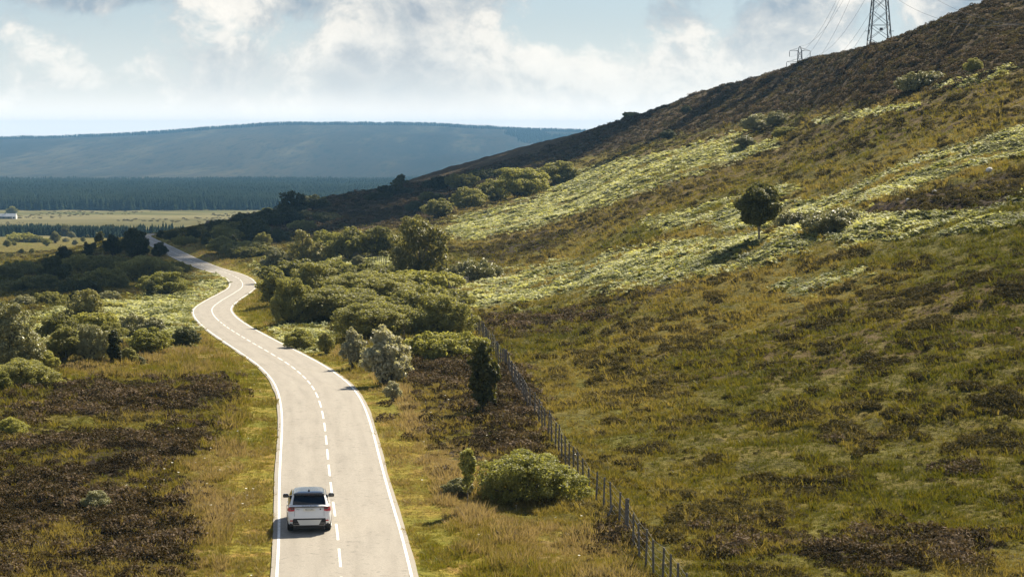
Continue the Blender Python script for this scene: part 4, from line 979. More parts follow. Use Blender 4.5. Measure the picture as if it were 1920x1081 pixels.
tree(750, 347, 24, [(0, 0, .45, .5, .45, .4), (.3, 0, .35, .35, .3, .3), (-.35, 0, .3, .3, .3, .28), (.1, 0, .75, .3, .3, .25)], 5000, .055, 'dark', 'thorn_tree', 'small dark tree on the hill skyline', .06, [[(0, 0, .3), (.05, 0, .7)]] + spread_limbs(.1, [(.3, 0, .5), (-.3, 0, .45)]), seed=7)
tree(20, 694, 130, [(0, 0, .3, .34, .3, .3), (.2, 0, .45, .26, .22, .25), (-.15, 0, .6, .28, .24, .24), (.1, 0, .75, .22, .2, .2), (-.02, 0, .88, .16, .15, .12), (-.3, 0, .4, .24, .22, .3), (.3, 0, .25, .18, .18, .24), (.02, -.1, .55, .26, .2, .22)], 16000, .024, 'willow', 'willow_tree',
     'tall grey-leaved tree at the left edge', .035, [[(0, 0, .3), (.02, 0, .6), (0, 0, .85)]] + spread_limbs(.15, [(.22, 0, .5), (-.2, 0, .6), (.12, -.1, .7)]), seed=8)
tree(160, 602, 56, [(0, 0, .5, .5, .4, .4), (.4, 0, .4, .3, .3, .3), (-.4, 0, .32, .32, .3, .3), (.15, 0, .75, .35, .3, .25), (-.55, 0, .18, .22, .2, .18), (.55, 0, .2, .22, .2, .2), (-.1, 0, .72, .3, .28, .25)], 9000, .040, 'birch', 'willow_tree',
     'spreading tree in the bracken meadow left of the road', .045, [[(0, 0, .3), (.05, 0, .6), (.1, 0, .8)]] + spread_limbs(.08, [(.4, 0, .45), (-.42, 0, .4), (.1, .1, .7)]), seed=9)
tree(215, 684, 62, [(0, 0, .3, .18, .18, .28), (.02, 0, .55, .19, .18, .26), (-.02, 0, .78, .13, .13, .2), (.06, 0, .9, .07, .07, .09)], 6000, .036, 'dark', 'juniper_tree', 'black-green columnar tree in the left thicket', .03, [[(0, 0, .4), (0, 0, .9)]], seed=10)
for q, (u, v, h, w_, lab) in enumerate(((206, 442, 22, .5, 'dark round tree on the ridge left of the road end'), (186, 457, 23, .34, 'dark egg-shaped tree on the ridge rim, left of the road'), (175, 468, 15, .36, 'smaller dark tree below the egg-shaped ridge tree'), (389, 460, 27, .34, 'dark egg-shaped tree right of the far road'))):
    tree(u, v, h, [(0, 0, .5, w_ * .9, w_ * .9, .45), (.1, 0, .7, w_ * .7, w_ * .7, .28), (-.12, 0, .4, w_ * .8, w_ * .8, .35)], 3500, .06, 'dark', 'thorn_tree', lab, .05, [[(0, 0, .3), (0, 0, .8)]], seed=20 + q)
tree(22, 402, 16, [(0, 0, .5, .5, .4, .45), (.3, 0, .4, .4, .3, .35), (-.3, 0, .4, .4, .3, .35)], 2500, .07, 'gorse', 'ash_tree', 'tree behind the farmhouse in the far valley', .05, [[(0, 0, .3), (0, 0, .8)]], seed=30)

# ------------------------------------------------------------------ fences
M_POST = plain('weathered_wood', (0.13, 0.12, 0.105), 0.9, var=0.45, vscale=9)
M_RAIL = plain('bleached_wood', (0.50, 0.46, 0.40), 0.85, var=0.3, vscale=7)
M_WIRE = plain('galvanised_wire', (0.42, 0.40, 0.36), 0.45, metal=0.6)
def post_mesh(name, r, h, n=8):
    b = MB(); b.tube([(0, 0, -0.3), (0.006, 0, h * .5), (0, 0.004, h - .03), (0, 0, h)], [r, r * .98, r * .95, r * .7], n); return b.mesh(name, M_POST)
PM = post_mesh('post', 0.050, 1.62); PS = post_mesh('strainer_post', 0.105, 1.78, 10)
def fence(path, step, label, strainers=(), wires=(0.3, 0.62, 0.95, 1.25, 1.52), seed=1, h=1.0):
    r = random.Random(seed)
    pts = np.array([at(u, v)[:2] for u, v in path]); ds_ = np.concatenate([[0], np.cumsum(np.hypot(*np.diff(pts, axis=0).T))])
    S = np.arange(0, ds_[-1], step); xs = smooth(np.interp(np.arange(0, ds_[-1], .5), ds_, pts[:, 0]), 15); ys = smooth(np.interp(np.arange(0, ds_[-1], .5), ds_, pts[:, 1]), 15)
    X = np.interp(S, np.arange(0, ds_[-1], .5), xs); Y = np.interp(S, np.arange(0, ds_[-1], .5), ys); Zg = ground(X, Y)
    t = thing('wire_fence', label, 'fence', (X[0], Y[0], Zg[0])); b0 = np.array([X[0], Y[0], Zg[0]])
    su = [at(*q)[1] for q in strainers]; tops = []
    for i in range(len(S)):
        big = any(abs(Y[i] - q) < step * .6 for q in su) or i in (0, len(S) - 1)
        p = obj('strainer_post' if big else 'post', PS if big else PM, t, tuple(np.array([X[i], Y[i], Zg[i]]) - b0), (r.gauss(0, .03), r.gauss(0, .03), r.uniform(0, 6)), (1, 1, h * r.uniform(.94, 1.06)))
        tops.append(np.array([X[i], Y[i], Zg[i]]) - b0)
    for hh in wires:
        b = MB(); pl = []
        for i in range(len(tops) - 1):
            a, c = tops[i], tops[i + 1]; pl += [a + [0.055, 0, hh * h], (a + c) / 2 + [0.055, 0, hh * h - .03]]
        pl.append(tops[-1] + [0.055, 0, hh * h]); b.tube(pl, [0.0045] * len(pl), 4, False); obj('wire', b.mesh('wire', M_WIRE), t)
    return t
nf = fence([(1300, 1195), (1272, 1148), (1253, 1115), (1217, 1073), (1180, 1013), (1139, 970), (1103, 934), (1070, 890), (1039, 840), (1014, 803), (989, 776), (967, 730), (950, 697), (925, 668), (907, 642), (893, 626), (880, 612), (866, 588), (852, 565), (838, 549), (833, 536)],
      2.1, 'long wire fence on grey posts climbing from the foreground along the moor', [(1180, 1013), (950, 697)])
q = at(1143, 992); b = MB(); b.tube([(0, 0, 0), (0.35, 0.2, .75)], [.05, .045], 7)
obj('brace', b.mesh('brace', M_POST), nf, tuple(np.array(at(1152, 986)) - np.array(nf.location) + np.array([-.42, -.1, 0])))
fence([(724, 500), (706, 498), (686, 496), (662, 490), (640, 488)], 2.6, 'row of grey fence posts in the bracken left of the big birch', wires=(0.4, 0.9, 1.45), seed=3, h=1.05)
fence([(518, 466), (508, 465), (495, 463)], 2.2, 'short run of pale stakes in the cloud shadow above the road', wires=(0.5, 1.3), seed=4, h=1.25)
# gate of pale rails where the fence meets the bracken
X, Yd, Zg = at(857, 536); g = thing('field_gate', 'bleached wooden rail gate standing by the fence below the grey-green bush', 'gate', (X, Yd, Zg))
s_ = Yd / F
for i in range(4):
    b = MB(); b.box(0, 21 * s_, -.05, .05, -.07, .07); obj('rail', b.mesh('rail', M_RAIL), g, (0, 0, .25 + .32 * i), (0, rad(6), 0))
for i in (0, 21 * s_):
    b = MB(); b.tube([(i, .09, -.3), (i, .09, 1.5)], [.09, .08], 8); obj('post', b.mesh('post', M_POST), g, (0, 0, -i * .1))
X, Yd, Zg = at(822, 537); g = thing('rail_hurdle', 'grey boarded hurdle in the fence corner under the big birch', 'hurdle', (X, Yd, Zg)); s_ = Yd / F
for i in range(7):
    b = MB(); b.box(i * 1.4 * s_, i * 1.4 * s_ + .16, -.03, .03, -.1, 1.05 + .1 * (i % 3)); obj('board', b.mesh('board', M_POST), g)
b = MB(); b.box(-.05, 9.8 * s_, .032, .09, .8, .92); obj('rail', b.mesh('rail', M_POST), g)
# pale tree guard leaning at the fence
X, Yd, Zg = at(1106, 935); b = MB(); b.tube([(0, 0, -.1), (-.03, 0, .35), (-.08, 0, .62)], [.05, .05, .05], 8)
t = thing('marker_stake', 'short white stake leaning against the fence right of the light green bush', 'stake', (X, Yd, Zg), me=b.mesh('marker_stake', plain('white_plastic', (.75, .74, .70), .6)))
# dead thin stem in the thicket
X, Yd, Zg = at(757, 655); t = thing('dead_sapling', 'thin bare grey sapling standing before the thicket', 'tree', (X, Yd, Zg)); b = MB(); b.tube([(0, 0, -.1), (.05, 0, 1.3), (0, 0, 2.9)], [.05, .04, .015], 6); obj('trunk', b.mesh('trunk', M_BARK), t)
for i in range(6):
    b = MB(); b.tube([(.02, 0, 1.0 + i * .3), (.02 + (.3 if i % 2 else -.3), .1, 1.25 + i * .3)], [.018, .006], 4); obj('branch', b.mesh('branch', M_BARK), t)

# ------------------------------------------------------------------ rocks, timber stack, farm
M_ROCK = plain('pale_rock', (0.55, 0.54, 0.52), 0.85, var=0.25, vscale=3, bump=0.4)
def rock(u, v, w, label, seed):
    X, Yd, Zg = at(u, v); s_ = w / F * Yd
    bm = bmesh.new(); bmesh.ops.create_icosphere(bm, subdivisions=3, radius=.5)
    for q in bm.verts:
        n_ = float(fbm(np.array([q.co.x * 3 + seed * 9]), np.array([q.co.y * 3 + q.co.z * 4.0]), seed, 3)[0]); q.co *= .7 + .6 * n_; q.co.z *= .7
    me = bpy.data.meshes.new('rock'); bm.to_mesh(me); bm.free(); me.materials.append(M_ROCK)
    return thing('rock', label, 'rock', (X, Yd, Zg + .1 * s_), seed * 1.3, 'pale rocks on the hillside', me, (s_, s_ * .8, s_))
rock(1855, 330, 15, 'larger white rock on the brown hillside above the peat bank', 1)
rock(1894, 352, 10, 'smaller pale rock right of the larger white rock', 2)
for i, (u, v, w_) in enumerate(((1703, 392, 9), (1752, 380, 12), (1768, 388, 8), (1722, 378, 7))): rock(u, v, w_, ['small stone low in the peat bank', 'broadest stone in the peat bank', 'stone at the right end of the peat bank', 'little stone at the top of the peat bank'][i], 5 + i)
M_LOG = plain('grey_log', (0.22, 0.19, 0.16), .9, var=.4, vscale=5)
X, Yd, Zg = at(397, 421); s_ = Yd / F; t = thing('timber_stack', 'low grey stack of stacked timber on the dark ridge', 'timber stack', (X, Yd, Zg))
lm = MB(); lm.tube([(0, -1.2, 0), (0, 1.2, 0)], [.17, .17], 8); lm = lm.mesh('log', M_LOG)
for r_ in range(5):
    for i in range(13 - r_): obj('log', lm, t, ((i - 6.5 + r_ * .5) * .35, 0, .16 + r_ * .30), (0, 0, .02 * (i % 3)))
M_ROOF = plain('grey_roof', (0.42, 0.44, 0.46), .6, var=.15, vscale=.6); M_STONE = plain('dark_stone_wall', (0.10, 0.09, 0.08), .9, var=.3, vscale=1.5); M_WHITE = plain('white_render', (.78, .77, .74), .8); M_PANE = plain('window_glass', (.02, .025, .03), .1)
X, Yd, Zg = at(14, 411); s_ = Yd / F; t = thing('farmhouse', 'long low farm building with pale grey roof in the far valley', 'building', (X, Yd, Zg)); Lh = 17 * s_; hw = 3.2; eh = 2.4; rh = 5.4
b = MB(); b.box(-Lh * 1.2, Lh - .4, -hw, hw, -1, eh); obj('wall', b.mesh('wall', M_STONE), t)
b = MB(); b.add([(-Lh * 1.2, -hw - .3, eh), (Lh - .4, -hw - .3, eh), (Lh - .4, hw + .3, eh), (-Lh * 1.2, hw + .3, eh), (-Lh * 1.2, 0, rh), (Lh - .4, 0, rh)], [(0, 1, 5, 4), (2, 3, 4, 5), (1, 2, 5), (3, 0, 4), (0, 3, 2, 1)]); rf = obj('roof', b.mesh('roof', M_ROOF), t)
b = MB(); b.box(-.5, .5, -.4, .4, 0, 1.5); obj('chimney', b.mesh('chimney', M_STONE), rf, (-2, 0, rh - .5))
b = MB(); b.add([(0, -hw, -1), (0, hw, -1), (0, hw, eh), (0, 0, rh - .15), (0, -hw, eh), (.5, -hw, -1), (.5, hw, -1), (.5, hw, eh), (.5, 0, rh - .15), (.5, -hw, eh)], [(0, 4, 3, 2, 1), (5, 6, 7, 8, 9), (0, 1, 6, 5), (1, 2, 7, 6), (2, 3, 8, 7), (3, 4, 9, 8), (4, 0, 5, 9)]); obj('gable', b.mesh('gable', M_WHITE), t, (Lh - .4 + .01, 0, 0))
b = MB(); b.box(Lh - 3.8, Lh - .7, -hw - .06, -hw - .02, .1, eh - .2); obj('gable_front', b.mesh('gable_front', M_WHITE), t)
for i in range(4):
    b = MB(); b.box(-1.0, 1.0, -.05, .05, -.7, .7); obj('window', b.mesh('window', M_PANE), t, (-Lh * .9 + i * 5.0, -hw - .06, 1.2))

# ------------------------------------------------------------------ pylons and cables
M_STEEL = plain('pylon_steel', (0.10, 0.10, 0.105), .6, metal=.4)
BAR = MB(); BAR.box(-.5, .5, -.5, .5, 0, 1); BAR = BAR.mesh('bar', M_STEEL)
def bar(name, p, q, w, parent):
    p = Vector(p); q = Vector(q); d = q - p; o = bpy.data.objects.new(name, BAR); C.objects.link(o); o.parent = parent
    o.matrix_local = Matrix.Translation(p) @ d.to_track_quat('Z', 'Y').to_matrix().to_4x4() @ Matrix.Diagonal((w, w, d.length, 1)); return o
def half(z, T): return np.interp(z, [0, T * .58, T * .94, T], [2.55, 1.05, .62, .12])
LEVELS = [(9.6, 3.9), (5.6, 4.75), (1.6, 3.7)]
def pylon(X, Y, Zg, label, T=27.0, yaw=0.0):
    t = thing('pylon', label, 'pylon', (X, Y, Zg), yaw, 'pylons over the hill crest')
    zs = [-1.5, 1.4, 4.6, 7.8, 10.8, 13.4, T * .58, T * .68, T * .77, T * .86, T * .94]
    cor = [(-1, -1), (1, -1), (1, 1), (-1, 1)]
    P = lambda c, z: (c[0] * half(z, T), c[1] * half(z, T), z)
    for c in cor:
        for a, b in ((zs[0], zs[6]), (zs[6], zs[10]), (zs[10], T)): bar('leg', P(c, a), P(c, b), .20 if a < 15 else .14, t)
    for i in range(len(zs) - 1):
        for j in range(4):
            a, b = cor[j], cor[(j + 1) % 4]; bar('brace', P(a, zs[i]), P(b, zs[i + 1]), .085, t); bar('brace', P(b, zs[i]), P(a, zs[i + 1]), .085, t)
            if i in (1, 3, 5, 8): bar('strut', P(a, zs[i + 1]), P(b, zs[i + 1]), .075, t)
    for dz, hs in LEVELS:
        z = T - dz
        for sx in (-1, 1):
            b = MB(); w = half(z, T)
            for yy_ in (-1, 1):
                b.tube([(sx * w, yy_ * w, z), (sx * hs, 0, z)], [.06, .05], 4); b.tube([(sx * half(z + 1.1, T), yy_ * w, z + 1.1), (sx * hs, 0, z + .02)], [.05, .05], 4)
            b.tube([(sx * w, 0, z), (sx * (w + hs) / 2, 0, z + .5)], [.03, .03], 4); obj('crossarm', b.mesh('crossarm', M_STEEL), t)
            b = MB(); b.tube([(sx * hs, 0, z), (sx * hs, 0, z - .2), (sx * hs, 0, z - .3), (sx * hs, 0, z - 1.9), (sx * hs, 0, z - 2.1)], [.04, .04, .11, .11, .04], 6); obj('insulator', b.mesh('insulator', M_STEEL), t)
    for sx in (-1, 1): bar('anti_climb_guard', (sx * half(3.2, T), -.1, 3.2), (sx * (half(3.2, T) + 1.0), -.1, 3.25), .10, t)
    b = MB(); b.box(-.35, .35, -.03, .03, -.3, .3); obj('warning_plate', b.mesh('warning_plate', M_STEEL), t, (0, -half(3.4, T) - .05, 3.6))
    return np.array([X, Y, Zg]), T, yaw
def pz(u, d):
    x_ = (u - 960) / F * d; return x_, d, float(ground(x_, d))
pa = pz(1497, 790); pa = (pa[0], pa[1], 48.2 - 27.0)
pb = pz(1645, 500); pb = (pb[0], pb[1], pb[2])
pc = (75.0, 238.0, float(ground(75.0, 238.0)))
PY = [pylon(*pa, 'distant pylon whose two upper arms show above the hill crest'), pylon(*pb, 'near pylon rising past the top of the frame behind the hill crest', 29.0), pylon(*pc, 'pylon standing beyond the right side of the view', 29.0)]
def span(A, B, lab, grp, sag):
    for lv, (dz, hs) in enumerate(LEVELS + [(0, 0)]):
        for sx in ((-1, 1) if hs else (0,)):
            p = A[0] + np.array([sx * hs, 0, A[1] - dz - (2.1 if hs else 0)]); q = B[0] + np.array([sx * hs, 0, B[1] - dz - (2.1 if hs else 0)])
            s = np.linspace(0, 1, 41)[:, None]; pl = p + (q - p) * s; pl[:, 2] -= 4 * sag * (s * (1 - s))[:, 0]
            b = MB(); b.tube(list(pl - p), [.028] * len(pl), 5, False); thing('power_cable', ('power cable from the %s %s arm %s' % (['lowest', 'middle', 'top'][lv], 'left' if sx < 0 else 'right', lab)) if hs else 'thin earth wire at the pylon peaks, ' + lab, 'cable', tuple(p), 0, grp, b.mesh('power_cable', M_STEEL))
span(PY[0], PY[1], 'of the distant pylon to the near pylon', 'cables between the two hilltop pylons', 7.0)
span(PY[1], PY[2], 'of the near pylon, sagging right across the hill', 'cables running right from the near pylon', 9.0)
# ------------------------------------------------------------------ car
M_BODY = plain('white_paint', (.80, .80, .80), .35, coat=1.0)
M_BLACK = plain('gloss_black', (.012, .013, .015), .12, coat=.6)
M_TRIM = plain('black_plastic', (.014, .014, .016), .6)
M_GLASS = plain('privacy_glass', (.006, .010, .016), .04, spec=.6)
M_RUB = plain('tyre_rubber', (.012, .012, .012), .85)
M_ALLOY = plain('alloy', (.35, .35, .36), .35, metal=.8)
M_RED = plain('red_lens', (.50, .012, .010), .15, coat=.5)
M_SILV = plain('silver_plate', (.62, .62, .60), .4)
M_PLATE = plain('number_plate', (.72, .71, .66), .45)
M_LAMP = plain('clear_lens', (.5, .52, .55), .08, coat=1)
s0 = arc_of_y(float(np.interp(0, [0], [97.5])))
ca = road_pt(np.array([s0, s0 + 4.8]), np.array([-1.25, -1.25])); yawc = math.atan2(ca[1, 1] - ca[0, 1], ca[1, 0] - ca[0, 0]) - math.pi / 2
car = thing('car', 'white sport utility car seen from behind, driving away on the left lane', 'car', tuple(ca[0] + np.array([0, 0, .0])), yawc)
PITCHC = math.atan2(ca[1, 2] - ca[0, 2], 4.8); car.rotation_euler = (PITCHC, 0, yawc)
def ring(z, yr, yf, w, cr, cf, n=7, wr=None):
    """rounded plan outline, from rear centre anticlockwise seen from above; wr narrows the tail"""
    wr = w if wr is None else wr; P = []
    def arc(cx, cy, r, a0, a1):
        for i in range(n + 1):
            a = a0 + (a1 - a0) * i / n; P.append((cx + r * math.cos(a), cy + r * math.sin(a), z))
    arc(wr - cr, yr + cr, cr, -math.pi / 2, 0)
    for q in (.2, .4, .6, .8): P.append((wr + (w - wr) * min(1, q * 2.2), yr + cr + (yf - cf - yr - cr) * q, z))
    arc(w * .94 - cf, yf - cf, cf, 0, math.pi / 2)
    arc(-w * .94 + cf, yf - cf, cf, math.pi / 2, math.pi)
    for q in (.8, .6, .4, .2): P.append((-wr - (w - wr) * min(1, q * 2.2), yr + cr + (yf - cf - yr - cr) * q, z))
    arc(-wr + cr, yr + cr, cr, math.pi, math.pi * 1.5)
    return P
def stack(rings, cap_top=True, cap_bot=True):
    n = len(rings[0]); V = [p for r in rings for p in r]; Fc = []
    for i in range(len(rings) - 1):
        for j in range(n): Fc.append((i * n + j, i * n + (j + 1) % n, (i + 1) * n + (j + 1) % n, (i + 1) * n + j))
    if cap_top: Fc.append(tuple((len(rings) - 1) * n + j for j in range(n)))
    if cap_bot: Fc.append(tuple(reversed(range(n))))
    return V, Fc
REAR = lambda z: float(np.interp(z, [.30, .42, .60, .72, .90, 1.10, 1.22, 1.27], [.16, .07, .0, .0, .05, .09, .14, .22]))
low = [(.40, .945), (.44, .958), (.58, .985), (.72, .99), (.86, .985), (.98, .975), (1.08, .955), (1.16, .925), (1.22, .895), (1.27, .865)]
rings_ = []
for z_, w_ in low:
    yf = float(np.interp(z_, [.3, .6, .85, 1.0, 1.1, 1.18, 1.27], [4.70, 4.83, 4.80, 4.70, 4.45, 3.9, 3.30]))
    rings_.append(ring(z_, REAR(z_), yf, w_, .30, .34 if z_ < 1.1 else .28, wr=w_ - .012))
V, Fc = stack(rings_)
me = mesh('car_body', V, Fc, M_BODY, True)
tmp = bpy.data.objects.new('car_body', me); C.objects.link(tmp)
cut = MB()
for yw in (.96, 3.88):
    for sx in (-1, 1): cut.tube([(sx * .58, yw, .37), (sx * 1.3, yw, .37)], [.45, .45], 28)
co_ = bpy.data.objects.new('wheel_cut', cut.mesh('wheel_cut', M_TRIM)); C.objects.link(co_)
bo = tmp.modifiers.new('b', 'BOOLEAN'); bo.object = co_; bo.operation = 'DIFFERENCE'; bo.solver = 'EXACT'
bpy.context.view_layer.update(); dg_ = bpy.context.evaluated_depsgraph_get()
me2 = bpy.data.meshes.new_from_object(tmp.evaluated_get(dg_)); me2.name = 'body'
bpy.data.objects.remove(tmp); bpy.data.objects.remove(co_)
body = obj('body', me2, car)
# cabin: pillars, glass, roof
cab = [(1.265, .26, 3.30, .868), (1.38, .36, 3.06, .835), (1.50, .45, 2.80, .795), (1.62, .55, 2.52, .748), (1.68, .52, 2.36, .715)]
rr_ = [ring(z_, yr, yf, w_, .16, .22) for z_, yr, yf, w_ in cab]
V, Fc = stack(rr_); obj('cabin', mesh('cabin', V, Fc, M_BODY, False), car)
rr_ = [ring(1.683, .42, 2.40, .712, .12, .24), ring(1.72, .38, 2.36, .700, .12, .24), ring(1.765, .44, 2.26, .655, .14, .30), ring(1.79, .62, 2.12, .56, .16, .30), ring(1.80, .9, 1.9, .40, .16, .30)]
V, Fc = stack(rr_); roof = obj('roof', mesh('roof', V, Fc, M_BLACK, True), car)
b = MB(); b.tube([(0, .98, 1.795), (0, .86, 1.87)], [.05, .018], 6); b.box(-.02, .02, .84, 1.0, 1.79, 1.83); obj('antenna', b.mesh('antenna', M_TRIM), roof)
b = MB(); b.box(-.22, .22, .385, .40, 1.70, 1.725); obj('brake_light', b.mesh('brake_light', plain('dark_red_lens', (.06, .004, .004), .2)), roof)
def quad_panel(name, pts, mat, parent, thick=.012):
    """flat panel with depth: outline points, pushed inwards"""
    p = [Vector(q) for q in pts]; n_ = (p[1] - p[0]).cross(p[2] - p[0]).normalized(); k = len(p)
    V = [tuple(q + n_ * thick) for q in p] + [tuple(q - n_ * thick) for q in p]
    Fc = [tuple(range(k)), tuple(reversed(range(k, 2 * k)))] + [(i, i + k, (i + 1) % k + k, (i + 1) % k) for i in range(k)]
    return obj(name, mesh(name, V, Fc, mat), parent)
def rear_y(z_): return float(np.interp(z_, [1.265, 1.38, 1.50, 1.62], [.26, .36, .45, .55]))
quad_panel('rear_window', [(-.735, rear_y(1.275), 1.275), (.735, rear_y(1.275), 1.275), (.72, rear_y(1.42), 1.42), (.665, rear_y(1.66), 1.66), (-.665, rear_y(1.66), 1.66), (-.72, rear_y(1.42), 1.42)], M_GLASS, car, .02)
b = MB(); b.tube([(.0, .265, 1.30), (-.42, .30, 1.345)], [.012, .008], 5); obj('wiper', b.mesh('wiper', M_TRIM), car)
quad_panel('windscreen', [(.72, 3.30, 1.30), (-.72, 3.30, 1.30), (-.62, 2.50, 1.66), (.62, 2.50, 1.66)], M_GLASS, car, .02)
for sx in (-1, 1):
    for y0, y1, y2, y3 in ((.50, 1.28, 1.28, .80), (1.33, 2.22, 2.22, 1.33), (2.27, 3.10, 2.50, 2.27)):
        pts = [(sx * .874, y0, 1.295), (sx * .874, y1, 1.295), (sx * .752, y2, 1.635), (sx * .752, y3, 1.635)]
        quad_panel('side_window', pts if sx > 0 else pts[::-1], M_GLASS, car, .012)
    # tail light, reflector, exhaust, mirror, door lines and handles
    lt = MB(); zz = [(1.19, .10, .085), (1.02, .075, .06)]
    lt.add([(sx * .955, .36, 1.185), (sx * .93, .16, 1.185), (sx * .80, .075, 1.185), (sx * .66, .075, 1.185), (sx * .66, .052, 1.035), (sx * .80, .045, 1.02), (sx * .95, .13, 1.02), (sx * .985, .36, 1.03),
            (sx * .90, .36, 1.18), (sx * .66, .20, 1.18), (sx * .66, .20, 1.03), (sx * .90, .36, 1.03)],
           [(0, 1, 6, 7), (1, 2, 5, 6), (2, 3, 4, 5), (0, 8, 9, 3, 2, 1), (7, 6, 5, 4, 10, 11), (3, 9, 10, 4), (0, 7, 11, 8)])
    tl = obj('tail_light', lt.mesh('tail_light', M_RED), car)
    b = MB(); b.box(sx * .75 - .085, sx * .75 + .085, .038, .06, 1.105, 1.165); obj('lens', b.mesh('lens', M_BLACK), tl)
    b = MB(); b.box(sx * .78 - .085, sx * .78 + .085, -.012, .06, .575, .625); obj('reflector', b.mesh('reflector', M_RED), car, (0, .02, 0))
    b = MB(); b.box(sx * .56 - .15, sx * .56 + .15, -.012, .25, .385, .50); ex = obj('exhaust', b.mesh('exhaust', M_ALLOY), car)
    b = MB(); b.box(sx * .56 - .125, sx * .56 + .125, -.018, -.012, .405, .48); obj('outlet', b.mesh('outlet', M_TRIM), ex)
    b = MB(); b.add(*stack([ring(1.20, -.07, .07, .115, .05, .05), ring(1.23, -.085, .085, .135, .06, .06), ring(1.33, -.085, .085, .135, .06, .06), ring(1.37, -.06, .06, .10, .05, .05)]))
    mi = obj('mirror', b.mesh('mirror', M_BLACK, True), car, (sx * 1.045, 2.80, 0))
    b = MB(); b.box(-.1 if sx > 0 else .0, .0 if sx > 0 else .1, -.03, .03, 1.22, 1.27); obj('mirror_arm', b.mesh('mirror_arm', M_BLACK), mi, (-sx * .09, 0, 0))
    b = MB(); b.box(-.10, .10, -.092, -.086, 1.235, 1.34); obj('mirror_glass', b.mesh('mirror_glass', M_GLASS), mi)
    for yy_ in (1.42, 2.42):
        b = MB(); b.box(-.012, .012, -.11, .11, -.014, .014); obj('door_handle', b.mesh('door_handle', M_BODY), car, (sx * .975, yy_, 1.06))
    b = MB(); b.box(-.006, .006, 1.35, 3.40, .42, .50); obj('sill_trim', b.mesh('sill_trim', M_TRIM), car, (sx * .975, 0, 0))
    b = MB(); b.box(sx * .72 - .16, sx * .72 + .16, 4.52, 4.70, .86, .98); obj('headlight', b.mesh('headlight', M_LAMP), car)
    for yw in (.96, 3.88):
        wl = bpy.data.objects.new('wheel', None); C.objects.link(wl); wl.parent = car; wl.location = (sx * .845, yw, .385)
        b = MB(); b.tube([(-.14, 0, 0), (-.125, 0, 0), (-.09, 0, 0), (.09, 0, 0), (.125, 0, 0), (.14, 0, 0)], [.30, .365, .385, .385, .365, .30], 28); obj('tyre', b.mesh('tyre', M_RUB, False), wl)
        b = MB(); b.tube([(sx * .135, 0, 0), (sx * .148, 0, 0)], [.075, .07], 12)
        for i in range(10):
            a = i * math.pi / 5; b.tube([(sx * .146, .06 * math.cos(a), .06 * math.sin(a)), (sx * .148, .28 * math.cos(a), .28 * math.sin(a))], [.024, .018], 5)
        obj('rim', b.mesh('rim', M_ALLOY), wl)
# dark under-tray that closes the arches
b = MB(); b.box(-.62, .62, .16, 4.5, .22, .9); b.box(-.90, .90, 1.45, 3.40, .26, .46); b.box(-.88, .88, .10, .49, .33, .46); b.box(-.85, .85, 4.36, 4.70, .26, .46); obj('underbody', b.mesh('underbody', M_TRIM), car)
# tailgate dress: black strip, plate, lettering, valance, skid plate
b = MB(); b.box(-.90, .90, .055, .12, 1.19, 1.222); obj('black_strip', b.mesh('black_strip', M_BLACK), car)
b = MB(); b.box(-.72, .72, -.022, .1, .655, .70); b.box(-.74, -.40, -.012, .1, .42, .655); b.box(.40, .74, -.012, .1, .42, .655); b.box(-.40, .40, -.004, .1, .40, .655); b.box(-.86, .86, .045, .12, .385, .43); obj('rear_valance', b.mesh('rear_valance', M_TRIM), car)
b = MB(); b.add([(-.55, -.03, .64), (.55, -.03, .64), (.42, -.028, .40), (-.42, -.028, .40), (-.55, .02, .64), (.55, .02, .64), (.42, .02, .40), (-.42, .02, .40)], [(3, 2, 1, 0), (4, 5, 6, 7), (0, 1, 5, 4), (1, 2, 6, 5), (2, 3, 7, 6), (3, 0, 4, 7)]); obj('skid_plate', b.mesh('skid_plate', M_SILV), car)
b = MB(); b.box(-.27, .27, .036, .05, 1.035, 1.15); pl_ = obj('number_plate', b.mesh('number_plate', M_PLATE), car)
for sx in (-1, 1):
    b = MB(); b.box(-.004, .004, .0, .01, .72, 1.02); obj('shut_line', b.mesh('shut_line', M_TRIM), car, (sx * .66, .018, 0))
def text(s, size, mat, name, parent, loc, rx, spacing=1.0):
    cu = bpy.data.curves.new(name, 'FONT'); cu.body = s; cu.size = size; cu.align_x = 'CENTER'; cu.align_y = 'CENTER'; cu.extrude = .002; cu.space_character = spacing
    to = bpy.data.objects.new(name, cu); C.objects.link(to); bpy.context.view_layer.update()
    me = bpy.data.meshes.new_from_object(to.evaluated_get(bpy.context.evaluated_depsgraph_get())); bpy.data.objects.remove(to)
    me.materials.clear(); me.materials.append(mat)
    return obj(name, me, parent, loc, (rx, 0, 0))
text('403 EXS', .105, M_TRIM, 'plate_lettering', pl_, (0, .033, 1.092), rad(90), 1.05)
text('RANGE ROVER', .062, M_TRIM, 'tailgate_lettering', car, (0, .148, 1.245), rad(62), 1.75)
text('SPORT', .045, M_TRIM, 'badge_lettering', car, (-.50, .062, 1.10), rad(90), 1.1)
b = MB(); b.tube([(.50, .078, 1.10), (.50, .062, 1.10)], [.03, .03], 14); obj('badge', b.mesh('badge', M_TRIM), car)
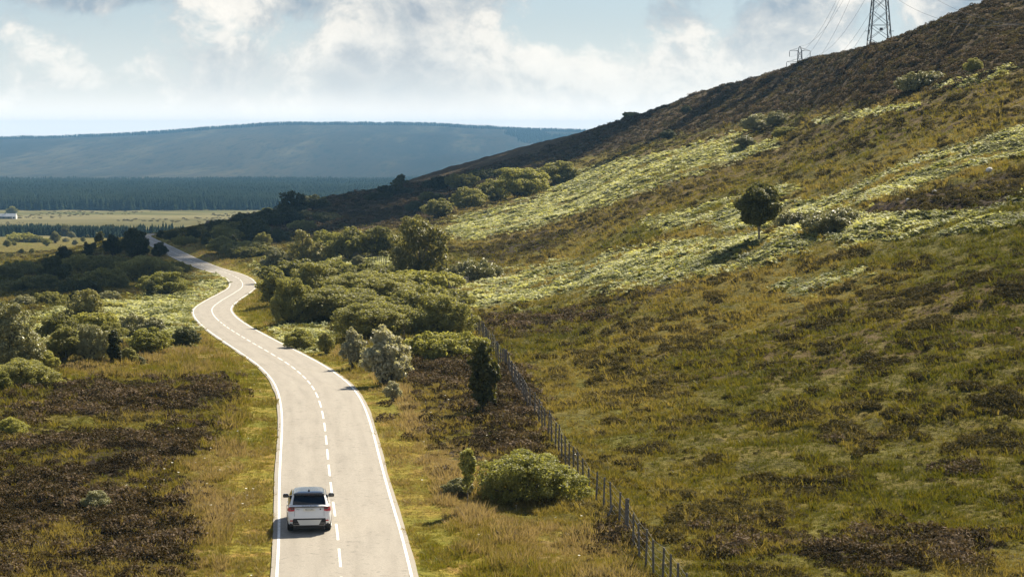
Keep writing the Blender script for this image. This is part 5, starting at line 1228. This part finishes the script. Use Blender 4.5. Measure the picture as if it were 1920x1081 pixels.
# ------------------------------------------------------------------ clouds overhead (out of the picture) that throw the shade on the far road, hollow and hill top
m, t, out = newmat('cloud_body'); df = t.new('ShaderNodeBsdfDiffuse'); df.inputs[0].default_value = (.9, .9, .9, 1); t.link(df.outputs[0], out.inputs[0])
CLOUD_Z = 620.0
def cloud(name, polys, seed, dens=1.0, far=None):
    r = np.random.default_rng(seed); V = []; Q = []
    bm = bmesh.new(); bmesh.ops.create_icosphere(bm, subdivisions=2, radius=1.0); bm.verts.ensure_lookup_table()
    sv = np.array([v.co for v in bm.verts]); sf = np.array([[v.index for v in f.verts] for f in bm.faces]); bm.free()
    VV = []; FF = []; k = 0
    for poly in polys:
        gp = np.array([at(u, v)[:3] if d is None else (*point(u, v, d)[:2], float(ground(*point(u, v, d)[:2]))) for u, v, d in poly])
        lift = (CLOUD_Z - gp[:, 2]) / SUN_DIR[2]; cp = gp + SUN_DIR * lift[:, None]
        x0, y0 = cp[:, :2].min(0); x1, y1 = cp[:, :2].max(0); area = (x1 - x0) * (y1 - y0); n = int(area / 330 * dens) + 30
        X = r.uniform(x0, x1, n); Y = r.uniform(y0, y1, n); ok = inpoly(X, Y, [tuple(p) for p in cp[:, :2]])
        for x_, y_ in zip(X[ok], Y[ok]):
            q = r.uniform(9, 20); off = np.array([x_, y_, CLOUD_Z + r.uniform(-6, 30)])
            VV.append(sv * np.array([q, q, q * .8]) * (1 + .12 * r.normal(size=(len(sv), 1))) + off); FF.append(sf + k); k += len(sv)
    me = mesh(name, np.concatenate(VV), np.concatenate(FF), m, True); return obj(name, me, kind='stuff')
cloud('clouds', [
    [(-260, 565, None), (60, 556, None), (200, 545, None), (262, 516, None), (330, 503, None), (395, 500, None), (430, 500, None), (470, 500, None), (515, 472, None), (600, 428, None), (730, 414, None), (830, 402, None), (868, 370, None), (960, 318, None), (1040, 300, None),
     (1070, 262, None), (1150, 238, None), (1080, 250, 1150), (900, 300, 1150), (600, 385, 950), (440, 410, 880), (330, 440, 820), (258, 448, 720), (235, 468, 660), (150, 480, 640), (0, 503, 600), (-260, 522, 520)],
], 3, 1.15)
cloud('clouds', [[(1010, 292, None), (1100, 268, None), (1250, 222, None), (1400, 182, None), (1500, 165, None), (1440, 125, 800), (1330, 172, 900), (1200, 215, 960), (1060, 255, 1060)]], 4, 0.7)

# ------------------------------------------------------------------ air
bpy.context.view_layer.update()
zz = [float((o.matrix_world @ Vector(q))[2]) for o in SC.objects if o.type == 'MESH' and not o.name.startswith('clouds') for q in o.bound_box]
lo, hi = min(zz) - 1.0, max(zz) + 8.0
b = MB(); b.box(-7000, 7000, -220, 12900, lo, hi)
m, t, out = newmat('air'); pv = t.new('ShaderNodeVolumePrincipled'); pv.inputs['Color'].default_value = (0.30, 0.62, 1.0, 1); pv.inputs['Density'].default_value = 6.0e-5; pv.inputs['Anisotropy'].default_value = 0.0
t.link(pv.outputs[0], out.inputs['Volume'])
obj('haze', b.mesh('haze', m), kind='stuff')
